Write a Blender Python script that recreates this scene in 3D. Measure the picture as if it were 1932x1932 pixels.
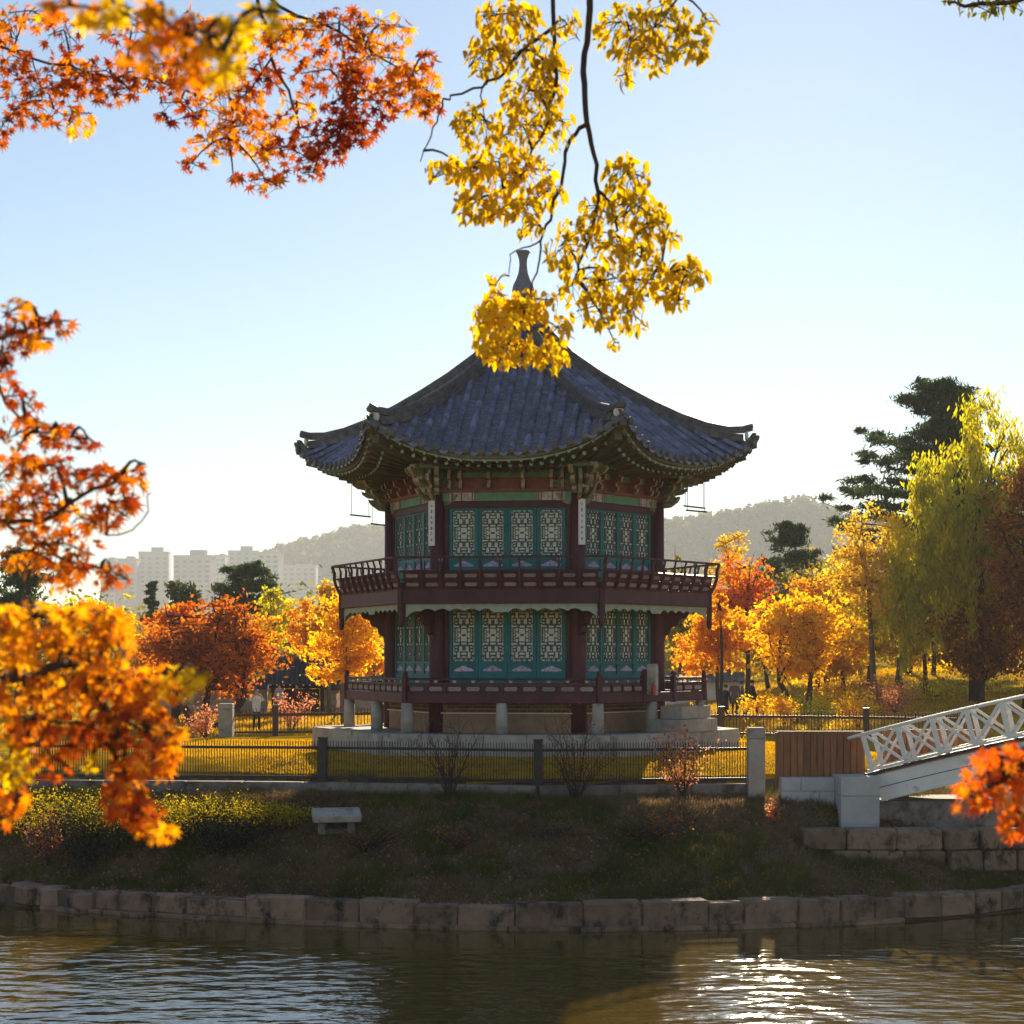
import bpy, bmesh, math, random
import numpy as np
from mathutils import Vector, Matrix, Euler

for _o in list(bpy.data.objects): bpy.data.objects.remove(_o)
SC = bpy.context.scene
COL = SC.collection
R = math.radians
# ------------------------------------------------------------------ camera, sky, sun, exposure
EYE = 2.6                     # eye height above the lawn
WATER = -2.95
F, HOR, CX = 3600.0, 1240.0, 966.0      # focal length, horizon row and centre column measured on a 1932 px print
cam_d = bpy.data.cameras.new('camera')
cam = bpy.data.objects.new('camera', cam_d); COL.objects.link(cam)
cam.location = (0, 0, EYE); cam.rotation_euler = (R(90), 0, 0)
cam_d.sensor_width = 36; cam_d.lens = 36 * F / 1932.0
cam_d.shift_y = (HOR - 966.0) / 1932.0
cam_d.clip_start = 0.1; cam_d.clip_end = 20000
cam_d.dof.use_dof = True; cam_d.dof.focus_distance = 49; cam_d.dof.aperture_fstop = 6.3
SC.camera = cam

SUN_AZ, SUN_EL = R(8.0), R(19.8)       # right of the view direction (+Y), above the horizon
W = bpy.data.worlds.new('World'); SC.world = W; W.use_nodes = True
wn = W.node_tree.nodes; wl = W.node_tree.links
wn.clear()
sky = wn.new('ShaderNodeTexSky'); sky.sky_type = 'NISHITA'; sky.sun_disc = False
sky.sun_elevation = SUN_EL; sky.sun_rotation = SUN_AZ
sky.air_density = 1.0; sky.dust_density = 0.075; sky.ozone_density = 2.0; sky.altitude = 40
bg = wn.new('ShaderNodeBackground'); bg.inputs['Strength'].default_value = 0.058
wo = wn.new('ShaderNodeOutputWorld')
wl.new(sky.outputs[0], bg.inputs[0]); wl.new(bg.outputs[0], wo.inputs[0])
sd = bpy.data.lights.new('sun', 'SUN'); sd.energy = 5.0; sd.angle = R(0.5); sd.color = (1.0, 0.84, 0.60)
sun = bpy.data.objects.new('sun', sd); COL.objects.link(sun)
sdir = Vector((math.sin(SUN_AZ) * math.cos(SUN_EL), math.cos(SUN_AZ) * math.cos(SUN_EL), math.sin(SUN_EL)))
sun.rotation_euler = sdir.to_track_quat('Z', 'Y').to_euler()
sun.location = (10, 40, 40)
SC.view_settings.view_transform = 'Standard'; SC.view_settings.look = 'None'
SC.view_settings.gamma = 1; SC.view_settings.use_curve_mapping = False
SC.view_settings.exposure = 1.15
SC.render.engine = 'CYCLES'
SC.cycles.use_denoising = True
SC.cycles.max_bounces = 10; SC.cycles.diffuse_bounces = 5; SC.cycles.glossy_bounces = 3
SC.cycles.transmission_bounces = 4; SC.cycles.transparent_max_bounces = 8; SC.cycles.volume_bounces = 0
SC.cycles.caustics_reflective = False; SC.cycles.caustics_refractive = False

# ------------------------------------------------------------------ helpers
def at(px, py, Y): return Vector(((px - CX) * Y / F, Y, EYE - (py - HOR) * Y / F))
def xat(px, Y): return (px - CX) * Y / F
def zat(py, Y): return EYE - (py - HOR) * Y / F

def tag(o, label=None, cat=None, group=None, kind=None):
    if label: o['label'] = label
    if cat: o['category'] = cat
    if group: o['group'] = group
    if kind: o['kind'] = kind
    return o
def empty(name, loc=(0, 0, 0), rz=0, label=None, cat=None, group=None, kind=None):
    o = bpy.data.objects.new(name, None); COL.objects.link(o)
    o.location = loc; o.rotation_euler = (0, 0, rz); o.empty_display_size = 0.2
    return tag(o, label, cat, group, kind)
def inst(mesh, name, parent=None, loc=(0, 0, 0), rot=(0, 0, 0), scale=(1, 1, 1), kind=None):
    o = bpy.data.objects.new(name, mesh); COL.objects.link(o)
    o.location = loc; o.rotation_euler = rot; o.scale = scale
    if parent is not None: o.parent = parent
    if kind: o['kind'] = kind
    return o
def instm(mesh, name, parent, M4):
    o = bpy.data.objects.new(name, mesh); COL.objects.link(o)
    if parent is not None: o.parent = parent
    o.matrix_local = M4
    return o

class MB:
    def __init__(s): s.v = []; s.f = []; s.m = []; s.cur = 0
    def add(s, vs, fs, M4=None, mi=None):
        b = len(s.v)
        for p in vs:
            p = Vector(p)
            if M4 is not None: p = M4 @ p
            s.v.append(p[:])
        for f in fs: s.f.append(tuple(b + i for i in f)); s.m.append(s.cur if mi is None else mi)
    def box(s, c, d, M4=None, mi=None, taper=1.0):
        x, y, z = d[0] / 2, d[1] / 2, d[2] / 2; t = taper
        vs = [(c[0] + a * x * (t if k > 0 else 1), c[1] + b * y * (t if k > 0 else 1), c[2] + k * z) for k in (-1, 1) for a, b in ((-1, -1), (1, -1), (1, 1), (-1, 1))]
        s.add(vs, [(3, 2, 1, 0), (4, 5, 6, 7), (0, 1, 5, 4), (1, 2, 6, 5), (2, 3, 7, 6), (3, 0, 4, 7)], M4, mi)
        return s
    def bevbox(s, c, d, b, M4=None, mi=None, jit=0, rng=None):
        # box with chamfered edges on its top and its four sides
        x, y, z = d[0] / 2, d[1] / 2, d[2] / 2
        r = []
        for (k, ins) in ((-z, b), (-z + b, 0), (z - b, 0), (z, b)):
            xx, yy = x - ins, y - ins
            q = b if ins == 0 else 0
            ring = [(-xx + q, -yy), (xx - q, -yy), (xx, -yy + q), (xx, yy - q), (xx - q, yy), (-xx + q, yy), (-xx, yy - q), (-xx, -yy + q)]
            for (a, bb) in ring:
                j = (rng.uniform(-jit, jit), rng.uniform(-jit, jit), rng.uniform(-jit, jit)) if jit else (0, 0, 0)
                r.append((c[0] + a + j[0], c[1] + bb + j[1], c[2] + k + j[2]))
        fs = [tuple(range(7, -1, -1)), tuple(range(24, 32))]
        for L in range(3):
            for i in range(8):
                a, bb = L * 8 + i, L * 8 + (i + 1) % 8
                fs.append((a, bb, bb + 8, a + 8))
        s.add(r, fs, M4, mi); return s
    def prism(s, poly, t, M4=None, mi=None, mi_side=None):
        # polygon in x,z extruded along y from -t/2 to t/2
        n = len(poly)
        vs = [(x, -t / 2, z) for x, z in poly] + [(x, t / 2, z) for x, z in poly]
        s.add(vs, [tuple(range(n)), tuple(range(2 * n - 1, n - 1, -1))], M4, mi)
        b = len(s.v) - 2 * n
        for i in range(n):
            j = (i + 1) % n
            s.f.append((b + j, b + i, b + n + i, b + n + j)); s.m.append((s.cur if mi is None else mi) if mi_side is None else mi_side)
        return s
    def tube(s, pts, rad, n=6, M4=None, mi=None, cap=True):
        pts = [Vector(p) for p in pts]
        if not hasattr(rad, '__len__'): rad = [rad] * len(pts)
        vs = []; up0 = None
        for i, p in enumerate(pts):
            d = (pts[min(i + 1, len(pts) - 1)] - pts[max(i - 1, 0)])
            if d.length < 1e-9: d = Vector((0, 0, 1))
            d.normalize()
            if up0 is None: up0 = Vector((0, 0, 1)) if abs(d.z) < .9 else Vector((1, 0, 0))
            a = d.cross(up0)
            if a.length < 1e-4: a = d.orthogonal()
            a.normalize(); bb = a.cross(d); up0 = bb
            for k in range(n):
                t = 2 * math.pi * k / n
                vs.append(p + (a * math.cos(t) + bb * math.sin(t)) * rad[i])
        fs = []
        for i in range(len(pts) - 1):
            for k in range(n):
                fs.append((i * n + k, i * n + (k + 1) % n, (i + 1) * n + (k + 1) % n, (i + 1) * n + k))
        if cap:
            fs.append(tuple(range(n - 1, -1, -1))); e = (len(pts) - 1) * n
            fs.append(tuple(range(e, e + n)))
        s.add(vs, fs, M4, mi); return s
    def lathe(s, prof, n=16, M4=None, mi=None):
        vs = []
        for r_, z in prof:
            for k in range(n):
                t = 2 * math.pi * k / n
                vs.append((r_ * math.cos(t), r_ * math.sin(t), z))
        fs = []
        for i in range(len(prof) - 1):
            for k in range(n):
                fs.append((i * n + k, i * n + (k + 1) % n, (i + 1) * n + (k + 1) % n, (i + 1) * n + k))
        fs.append(tuple(range(n - 1, -1, -1))); e = (len(prof) - 1) * n
        fs.append(tuple(range(e, e + n)))
        s.add(vs, fs, M4, mi); return s
    def mesh(s, name, mats, smooth=False):
        me = bpy.data.meshes.new(name)
        me.from_pydata(s.v, [], s.f)
        for m in (mats if isinstance(mats, (list, tuple)) else [mats]): me.materials.append(m)
        me.polygons.foreach_set('material_index', s.m)
        if smooth:
            me.polygons.foreach_set('use_smooth', [True] * len(s.f))
        me.update()
        return me
    def build(s, name, mats, parent=None, loc=(0, 0, 0), rot=(0, 0, 0), smooth=False, kind=None):
        return inst(s.mesh(name, mats, smooth), name, parent, loc, rot, kind=kind)

def np_mesh(name, V, T, mats, smooth=False):
    me = bpy.data.meshes.new(name)
    V = np.asarray(V, np.float32); T = np.asarray(T, np.int32)
    k = T.shape[1]
    me.vertices.add(len(V)); me.vertices.foreach_set('co', V.ravel())
    me.loops.add(T.size); me.loops.foreach_set('vertex_index', T.ravel())
    me.polygons.add(len(T)); me.polygons.foreach_set('loop_start', np.arange(0, T.size, k, dtype=np.int32))
    me.polygons.foreach_set('loop_total', np.full(len(T), k, np.int32))
    if smooth: me.polygons.foreach_set('use_smooth', np.ones(len(T), bool))
    for m in (mats if isinstance(mats, (list, tuple)) else [mats]): me.materials.append(m)
    me.update(calc_edges=True)
    return me

# ------------------------------------------------------------------ materials
def _new(name):
    m = bpy.data.materials.new(name); m.use_nodes = True
    n = m.node_tree.nodes; n.clear()
    return m, n, m.node_tree.links
def mul(c, k): return tuple(max(0, min(1, a * k)) for a in c[:3]) + (1,)
def mat(name, col, rough=0.7, var=0.22, scale=4.0, bump=0.25, rnd=0.12, spec=0.3, metal=0.0, stretch=(1, 1, 1), col2=None, dirt=None, fine=9.0):
    m, n, l = _new(name)
    out = n.new('ShaderNodeOutputMaterial'); b = n.new('ShaderNodeBsdfPrincipled')
    geo = n.new('ShaderNodeNewGeometry'); mp = n.new('ShaderNodeMapping'); mp.inputs['Scale'].default_value = stretch
    l.new(geo.outputs['Position'], mp.inputs[0])
    nz = n.new('ShaderNodeTexNoise'); nz.inputs['Scale'].default_value = scale; nz.inputs['Detail'].default_value = 6; nz.inputs['Roughness'].default_value = .65
    l.new(mp.outputs[0], nz.inputs[0])
    cr = n.new('ShaderNodeValToRGB'); cr.color_ramp.elements[0].position = .3; cr.color_ramp.elements[1].position = .7
    cr.color_ramp.elements[0].color = mul(col, 1 - var); cr.color_ramp.elements[1].color = mul(col2 or col, 1 + var)
    l.new(nz.outputs[0], cr.inputs[0])
    last = cr.outputs[0]
    if dirt:
        n2 = n.new('ShaderNodeTexNoise'); n2.inputs['Scale'].default_value = dirt[1]; n2.inputs['Detail'].default_value = 8; n2.inputs['Roughness'].default_value = .7
        l.new(mp.outputs[0], n2.inputs[0])
        r2 = n.new('ShaderNodeMapRange'); r2.inputs[1].default_value = dirt[2]; r2.inputs[2].default_value = dirt[2] + .14
        l.new(n2.outputs[0], r2.inputs[0])
        mx = n.new('ShaderNodeMixRGB'); mx.inputs[2].default_value = mul(dirt[0], 1)
        l.new(r2.outputs[0], mx.inputs[0]); l.new(last, mx.inputs[1]); last = mx.outputs[0]
    if rnd:
        oi = n.new('ShaderNodeObjectInfo'); mr = n.new('ShaderNodeMapRange')
        mr.inputs[3].default_value = 1 - rnd; mr.inputs[4].default_value = 1 + rnd
        l.new(oi.outputs['Random'], mr.inputs[0])
        hs = n.new('ShaderNodeHueSaturation'); l.new(mr.outputs[0], hs.inputs['Value']); l.new(last, hs.inputs['Color']); last = hs.outputs[0]
    l.new(last, b.inputs['Base Color'])
    b.inputs['Roughness'].default_value = rough; b.inputs['Metallic'].default_value = metal
    b.inputs['Specular IOR Level'].default_value = spec
    if bump:
        n3 = n.new('ShaderNodeTexNoise'); n3.inputs['Scale'].default_value = scale * fine; n3.inputs['Detail'].default_value = 5
        l.new(mp.outputs[0], n3.inputs[0])
        bp = n.new('ShaderNodeBump'); bp.inputs['Strength'].default_value = bump; bp.inputs['Distance'].default_value = .02
        l.new(n3.outputs[0], bp.inputs['Height']); l.new(bp.outputs[0], b.inputs['Normal'])
    l.new(b.outputs[0], out.inputs[0])
    return m
def leafmat(name, cols, trans=0.55, boost=1.3, rough=.5, gloss=.02, patch=0.0):
    # colour varies from leaf to leaf and from spray to spray
    m, n, l = _new(name)
    out = n.new('ShaderNodeOutputMaterial')
    geo = n.new('ShaderNodeNewGeometry'); cr = n.new('ShaderNodeValToRGB')
    el = cr.color_ramp.elements
    while len(el) < len(cols): el.new(.5)
    for i, c in enumerate(cols): el[i].position = i / max(1, len(cols) - 1); el[i].color = mul(c, 1)
    fac = geo.outputs['Random Per Island']
    if patch:
        nz = n.new('ShaderNodeTexNoise'); nz.inputs['Scale'].default_value = patch; nz.inputs['Detail'].default_value = 2
        l.new(geo.outputs['Position'], nz.inputs[0])
        mr = n.new('ShaderNodeMapRange'); mr.inputs[1].default_value = .34; mr.inputs[2].default_value = .66; l.new(nz.outputs[0], mr.inputs[0])
        oi = n.new('ShaderNodeObjectInfo')
        ad = n.new('ShaderNodeMath'); ad.operation = 'ADD'; l.new(fac, ad.inputs[0]); l.new(oi.outputs['Random'], ad.inputs[1])
        fr = n.new('ShaderNodeMath'); fr.operation = 'FRACT'; l.new(ad.outputs[0], fr.inputs[0])
        mx = n.new('ShaderNodeMix'); mx.inputs[0].default_value = .55
        l.new(fr.outputs[0], mx.inputs[2]); l.new(mr.outputs[0], mx.inputs[3]); fac = mx.outputs[0]
    l.new(fac, cr.inputs[0])
    d = n.new('ShaderNodeBsdfDiffuse'); t = n.new('ShaderNodeBsdfTranslucent'); g = n.new('ShaderNodeBsdfGlossy')
    g.inputs['Roughness'].default_value = rough
    hs = n.new('ShaderNodeHueSaturation'); hs.inputs['Value'].default_value = boost; hs.inputs['Saturation'].default_value = 1.08
    l.new(cr.outputs[0], d.inputs[0]); l.new(cr.outputs[0], hs.inputs['Color']); l.new(hs.outputs[0], t.inputs[0])
    m1 = n.new('ShaderNodeMixShader'); m1.inputs[0].default_value = trans
    l.new(d.outputs[0], m1.inputs[1]); l.new(t.outputs[0], m1.inputs[2])
    m2 = n.new('ShaderNodeMixShader'); m2.inputs[0].default_value = gloss
    l.new(m1.outputs[0], m2.inputs[1]); l.new(g.outputs[0], m2.inputs[2])
    l.new(m2.outputs[0], out.inputs[0])
    return m

MT = {}
MT['maroon'] = mat('maroon_paint', (.085, .024, .028), .55, .3, 3, .15, .15, stretch=(1, 1, .3))
MT['teal'] = mat('teal_paint', (.013, .15, .16), .5, .22, 3, .1, .14)
MT['lattice'] = mat('lattice_wood', (.075, .12, .105), .6, .2, 5, .05, .1)
MT['paper'] = leafmat('door_paper', [(.88, .84, .75), (.92, .88, .79)], .22, 1.0, gloss=.0)
MT['flower'] = mat('painted_flower', (.42, .25, .36), .7, .4, 14, 0, .15, col2=(.5, .42, .55))
MT['greenbeam'] = mat('green_beam_paint', (.14, .27, .15), .6, .25, 4, .1, .1)
MT['green_dark'] = mat('dark_green_paint', (.11, .16, .10), .6, .5, 9, .1, .25, col2=(.20, .17, .10))
MT['ochre'] = mat('ochre_trim_paint', (.36, .29, .19), .6, .35, 9, .1, .2)
MT['redpanel'] = mat('red_panel_paint', (.24, .075, .05), .65, .3, 5, .1, .1)
MT['band'] = mat('painted_band', (.40, .29, .25), .65, .5, 16, .05, .1, col2=(.45, .4, .36))
MT['rafter'] = mat('rafter_paint', (.10, .13, .075), .6, .3, 5, .1, .25, col2=(.14, .11, .065))
MT['rafter_end'] = mat('rafter_end_paint', (.30, .38, .26), .6, .3, 8, 0, .2)
MT['soffit'] = mat('soffit_boards', (.15, .11, .065), .7, .3, 5, .1, .1)
MT['cloud'] = mat('pale_cloud_ornament', (.26, .21, .195), .7, .25, 10, .1, .2)
MT['valance'] = mat('grey_green_valance', (.34, .38, .29), .65, .2, 6, .1, .1)
MT['tile'] = mat('blue_roof_tile', (.092, .102, .172), .42, .35, 3.5, .3, .4, spec=.5, col2=(.14, .155, .255))
MT['pan'] = mat('pan_tile', (.085, .092, .155), .5, .4, 7, .3, .0, spec=.45, col2=(.15, .15, .2))
MT['ridge'] = mat('ridge_tile', (.09, .09, .10), .6, .4, 5, .3, .15, col2=(.14, .13, .13))
MT['plaster'] = mat('white_plaster', (.75, .72, .66), .8, .12, 6, .1, .05)
MT['finial'] = mat('finial_stone', (.19, .19, .22), .55, .2, 6, .15, 0)
MT['granite'] = mat('granite', (.38, .34, .29), .85, .2, 3, .3, .12, dirt=((.16, .13, .10), 1.7, .55))
MT['granite2'] = mat('dark_granite', (.22, .185, .16), .85, .25, 3, .4, .22, dirt=((.09, .07, .055), 2.2, .5))
MT['wallstone'] = mat('bank_wall_stone', (.25, .165, .115), .85, .3, 3.2, .5, .28, dirt=((.04, .032, .026), 2.4, .5), stretch=(1, 1, .8))
MT['brick'] = mat('brown_brick', (.16, .10, .07), .85, .25, 6, .2, .25)
MT['stucco'] = mat('tan_stucco', (.34, .22, .14), .9, .2, 4, .2, .05)
MT['iron'] = mat('dark_iron', (.035, .024, .026), .5, .25, 6, .1, .15, spec=.4)
MT['rail_brown'] = mat('brown_rail', (.10, .055, .045), .5, .25, 6, .1, .15)
MT['plank'] = mat('stained_plank', (.25, .105, .045), .6, .35, 3, .25, .22, stretch=(6, 6, .6))
MT['white'] = mat('white_steel_paint', (.80, .78, .73), .45, .07, 2, .05, .03, dirt=((.42, .34, .26), 3.2, .58))
MT['white_plaque'] = mat('plaque_white', (.80, .77, .76), .6, .05, 3, 0, 0)
MT['ink'] = mat('ink', (.12, .12, .13), .7, .1, 5, 0, 0)
MT['deckdark'] = mat('dark_deck_edge', (.035, .035, .04), .6, .2, 4, .1, .1)
MT['bark'] = mat('dark_bark', (.055, .038, .032), .85, .35, 5, .6, .1, stretch=(1, 1, .35))
MT['bark_pale'] = mat('greybrown_bark', (.15, .11, .09), .85, .35, 5, .6, .1, stretch=(1, 1, .35))
MT['bark_pine'] = mat('pine_bark', (.12, .065, .045), .85, .4, 5, .6, .1, stretch=(1, 1, .4))
# ------------------------------------------------------------------ land, water, island
ICX, ICY = 0.3, 55.8
_rp = [(-180, 27.0), (-155, 24.0), (-142, 19.5), (-131, 17.5), (-115.4, 16.7), (-105, 16.65), (-93.4, 16.85), (-72.8, 17.25), (-61.5, 17.6), (-51.9, 17.75), (-40, 18.2), (-20, 19), (0, 18), (90, 17), (150, 22), (180, 27.0)]
def rb(th):
    d = np.degrees(th); d = (d + 180) % 360 - 180
    return np.interp(d, [a for a, _ in _rp], [b for _, b in _rp])
def vnoise(x, y, s, seed=0):
    # smooth value noise on numpy arrays
    x = np.asarray(x, float) / s; y = np.asarray(y, float) / s
    xi = np.floor(x).astype(np.int64); yi = np.floor(y).astype(np.int64); fx = x - xi; fy = y - yi
    def h(a, b):
        n = (a * 374761393 + b * 668265263 + seed * 144665) & 0x7fffffff
        n = ((n ^ (n >> 13)) * 1274126177) & 0x7fffffff
        return ((n ^ (n >> 16)) & 0xffff) / 65535.0
    fx = fx * fx * (3 - 2 * fx); fy = fy * fy * (3 - 2 * fy)
    return (h(xi, yi) * (1 - fx) + h(xi + 1, yi) * fx) * (1 - fy) + (h(xi, yi + 1) * (1 - fx) + h(xi + 1, yi + 1) * fx) * fy
def island_h(X, Y):
    X = np.asarray(X, float); Y = np.asarray(Y, float)
    r = np.hypot(X - ICX, Y - ICY); th = np.arctan2(Y - ICY, X - ICX)
    d = rb(th) - r
    z = np.interp(d, [0, .5, .9, 2.5, 4.9, 6.1, 6.8, 7.05, 8.5, 10], [-2.52, -2.52, -2.42, -1.80, -.86, -.80, -.76, -.30, -.12, 0.0])
    n = (vnoise(X, Y, .9, 1) - .5) * .16 + (vnoise(X, Y, .35, 2) - .5) * .07
    w = np.clip((d - .3) / .6, 0, 1) * np.where(d < 6.3, 1.0, .12)
    # the berm in front of the bridge abutment is cut down to a shelf
    cut = np.clip((X - 6.2) / .8, 0, 1) * np.clip((44.6 - Y) / .5, 0, 1) * (d < 6)
    z2 = np.minimum(z, -2.1 + .05 * d)
    z = z * (1 - cut) + z2 * cut
    return z + n * w
def land_h(X, Y):
    X = np.asarray(X, float); Y = np.asarray(Y, float)
    sm = lambda a, b, t: (lambda u: u * u * (3 - 2 * u))(np.clip((t - a) / (b - a), 0, 1))
    z = -.5 + sm(2, 30, X) * sm(74, 118, Y) * 2.4 + (vnoise(X, Y, 7, 5) - .5) * .18
    z = np.where(Y < 20, 1.0 - 1.6 * sm(3, 8, Y), z)
    z = z + sm(250, 900, Y) * 2
    e = (np.abs(X) / 47) ** 4 + (np.abs(Y - 41) / 34.0) ** 4
    k = sm(1.12, .88, e)
    return z * (1 - k) + (-5.0) * k

MT['lawn'] = mat('dry_gold_lawn', (.30, .17, .012), .9, .3, 1.2, .5, 0, col2=(.40, .24, .012), dirt=((.12, .10, .04), .8, .51), fine=30, spec=0.0)
MT['soil'] = mat('bank_soil', (.13, .085, .055), .95, .45, 1.4, .8, 0, col2=(.13, .09, .06), dirt=((.05, .055, .022), .7, .54), fine=16)
MT['outer_ground'] = mat('outer_ground', (.34, .22, .03), .95, .35, .35, .5, 0, col2=(.40, .28, .05), dirt=((.17, .16, .05), .3, .53), fine=30, spec=0.0)
# outer ground, one sheet to the horizon with the pond cut into it
ys = np.concatenate([-np.geomspace(3000, 62, 14), np.linspace(-60, 0, 8), np.linspace(1.5, 130, 120), np.geomspace(133, 6000, 34)])
xs = np.concatenate([-np.geomspace(6000, 62, 22), np.linspace(-60, 60, 110), np.geomspace(62, 6000, 22)])
GX, GY = np.meshgrid(xs, ys); GZ = land_h(GX, GY)
idx = np.arange(GX.size).reshape(GX.shape)
Q = np.stack([idx[:-1, :-1].ravel(), idx[:-1, 1:].ravel(), idx[1:, 1:].ravel(), idx[1:, :-1].ravel()], 1)
tag(inst(np_mesh('ground', np.stack([GX.ravel(), GY.ravel(), GZ.ravel()], 1), Q, MT['outer_ground'], True), 'ground'), 'golden autumn ground beyond the pond', kind='structure')
# island
nth, nr = 260, 70
TH = np.linspace(-math.pi, math.pi, nth, endpoint=False)
rr = np.concatenate([[0.0], np.linspace(.12, .55, 12), np.linspace(.56, .999, nr)])
V = []; 
for t in rr:
    rad = rb(TH) * t if t else np.zeros(nth)
    x = ICX + rad * np.cos(TH); y = ICY + rad * np.sin(TH)
    V.append(np.stack([x, y, island_h(x, y)], 1))
rad = rb(TH) * .999; x = ICX + rad * np.cos(TH); y = ICY + rad * np.sin(TH)
V.append(np.stack([x, y, np.full(nth, -4.5)], 1))
nrr = len(V); V = np.concatenate(V)
idx = np.arange(nrr * nth).reshape(nrr, nth); nx = np.roll(idx, -1, 1)
Q = np.stack([idx[:-1].ravel(), idx[1:].ravel(), nx[1:].ravel(), nx[:-1].ravel()], 1)
isl = np_mesh('island_bank', V, Q, [MT['soil'], MT['lawn']], True)
cen = V[Q].mean(1); dd = rb(np.arctan2(cen[:, 1] - ICY, cen[:, 0] - ICX)) - np.hypot(cen[:, 0] - ICX, cen[:, 1] - ICY)
isl.polygons.foreach_set('material_index', (dd > 7.0).astype(np.int32))
tag(inst(isl, 'island_ground'), 'round island with a planted bank and golden lawn', kind='structure')

# water
def water_material():
    m, n, l = _new('pond_water')
    out = n.new('ShaderNodeOutputMaterial'); b = n.new('ShaderNodeBsdfPrincipled')
    geo = n.new('ShaderNodeNewGeometry')
    b.inputs['Base Color'].default_value = (.10, .064, .006, 1); b.inputs['Roughness'].default_value = .04; b.inputs['IOR'].default_value = 1.75
    mp = n.new('ShaderNodeMapping'); mp.inputs['Scale'].default_value = (.6, 1.0, 1); l.new(geo.outputs['Position'], mp.inputs[0])
    n1 = n.new('ShaderNodeTexNoise'); n1.inputs['Scale'].default_value = 5.0; n1.inputs['Detail'].default_value = 3; n1.inputs['Roughness'].default_value = .5
    n2 = n.new('ShaderNodeTexNoise'); n2.inputs['Scale'].default_value = 2.0; n2.inputs['Detail'].default_value = 2
    n4 = n.new('ShaderNodeTexNoise'); n4.inputs['Scale'].default_value = .22; n4.inputs['Detail'].default_value = 2
    for q in (n1, n2): l.new(mp.outputs[0], q.inputs[0])
    l.new(geo.outputs['Position'], n4.inputs[0])
    ad = n.new('ShaderNodeMath'); ad.operation = 'MULTIPLY_ADD'; l.new(n2.outputs[0], ad.inputs[0]); ad.inputs[1].default_value = 1.6; sc1 = n.new('ShaderNodeMath'); sc1.operation = 'MULTIPLY'; sc1.inputs[1].default_value = .3; l.new(n1.outputs[0], sc1.inputs[0]); l.new(sc1.outputs[0], ad.inputs[2])
    # the island's lee stays calm, the open pond is ruffled
    cx = n.new('ShaderNodeVectorMath'); cx.operation = 'DISTANCE'; cx.inputs[1].default_value = (ICX, ICY, WATER); l.new(geo.outputs['Position'], cx.inputs[0])
    wob = n.new('ShaderNodeMath'); wob.operation = 'MULTIPLY_ADD'; l.new(n4.outputs[0], wob.inputs[0]); wob.inputs[1].default_value = 3.0; l.new(cx.outputs['Value'], wob.inputs[2])
    mr = n.new('ShaderNodeMapRange'); mr.interpolation_type = 'SMOOTHSTEP'; mr.inputs[1].default_value = 20.2; mr.inputs[2].default_value = 23.2; mr.inputs[3].default_value = .08; mr.inputs[4].default_value = 1.0
    l.new(wob.outputs[0], mr.inputs[0])
    bp = n.new('ShaderNodeBump'); bp.inputs['Distance'].default_value = .09
    st = n.new('ShaderNodeMath'); st.operation = 'MULTIPLY'; st.inputs[1].default_value = .42; l.new(mr.outputs[0], st.inputs[0]); l.new(st.outputs[0], bp.inputs['Strength'])
    l.new(ad.outputs[0], bp.inputs['Height']); l.new(bp.outputs[0], b.inputs['Normal'])
    l.new(b.outputs[0], out.inputs[0])
    return m
MT['water'] = water_material()
tag(inst(np_mesh('pond', [(-60, 2, WATER), (60, 2, WATER), (60, 85, WATER), (-60, 85, WATER)], [(0, 1, 2, 3)], MT['water']), 'pond_water'), 'dark rippled pond water', kind='structure')

# bank wall: squared stones along the water
rng = random.Random(5)
def ring_pt(th, off):     # point at distance off inside the island edge
    r = float(rb(th)) - off
    return ICX + r * math.cos(th), ICY + r * math.sin(th)
wall = empty('bank_wall', (ICX, ICY - 17, -2.95), 0, 'low curved wall of brown weathered stones along the pond edge', 'wall')
wl0 = wall.location.copy()
th = R(-150)
stone_meshes = {}
while th < R(-36):
    px = CX + F * (ICX + 17 * math.cos(th)) / (ICY + 17 * math.sin(th))
    w = rng.choice([.62, .75, .9, 1.1, 1.2, 1.4]) if px > 420 and px < 1450 else rng.choice([.62, .7, .8, .85, .95])
    dth = w / (float(rb(th)) + .2)
    tm = th + dth / 2
    x, y = ring_pt(tm, .22)
    hh = .475 + rng.uniform(-.05, .045) + (.05 if 900 < px < 1500 else 0)
    if px < 420: hh -= .05
    mb = MB(); mb.bevbox((0, 0, 0), (w - .022, .5, hh), .035 if px > 420 else .06, jit=.018, rng=rng)
    mb.build('stone', MT['wallstone'], wall, (x - wl0.x, y - wl0.y, hh / 2 + .03), (rng.uniform(-.03, .03), rng.uniform(-.018, .018), tm + math.pi / 2 + rng.uniform(-.02, .02)))
    th += dth
th = R(-128)
while th < R(-66):
    w = rng.uniform(1.1, 1.9); dth = w / 17.2; tm = th + dth / 2
    x, y = ring_pt(tm, -.03)
    MB().bevbox((0, 0, 0), (w - .03, .32, .34), .02, jit=.006, rng=rng).build('footing_stone', MT['wallstone'], wall, (x - wl0.x, y - wl0.y, -.09), (0, 0, tm + math.pi / 2))
    th += dth
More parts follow.
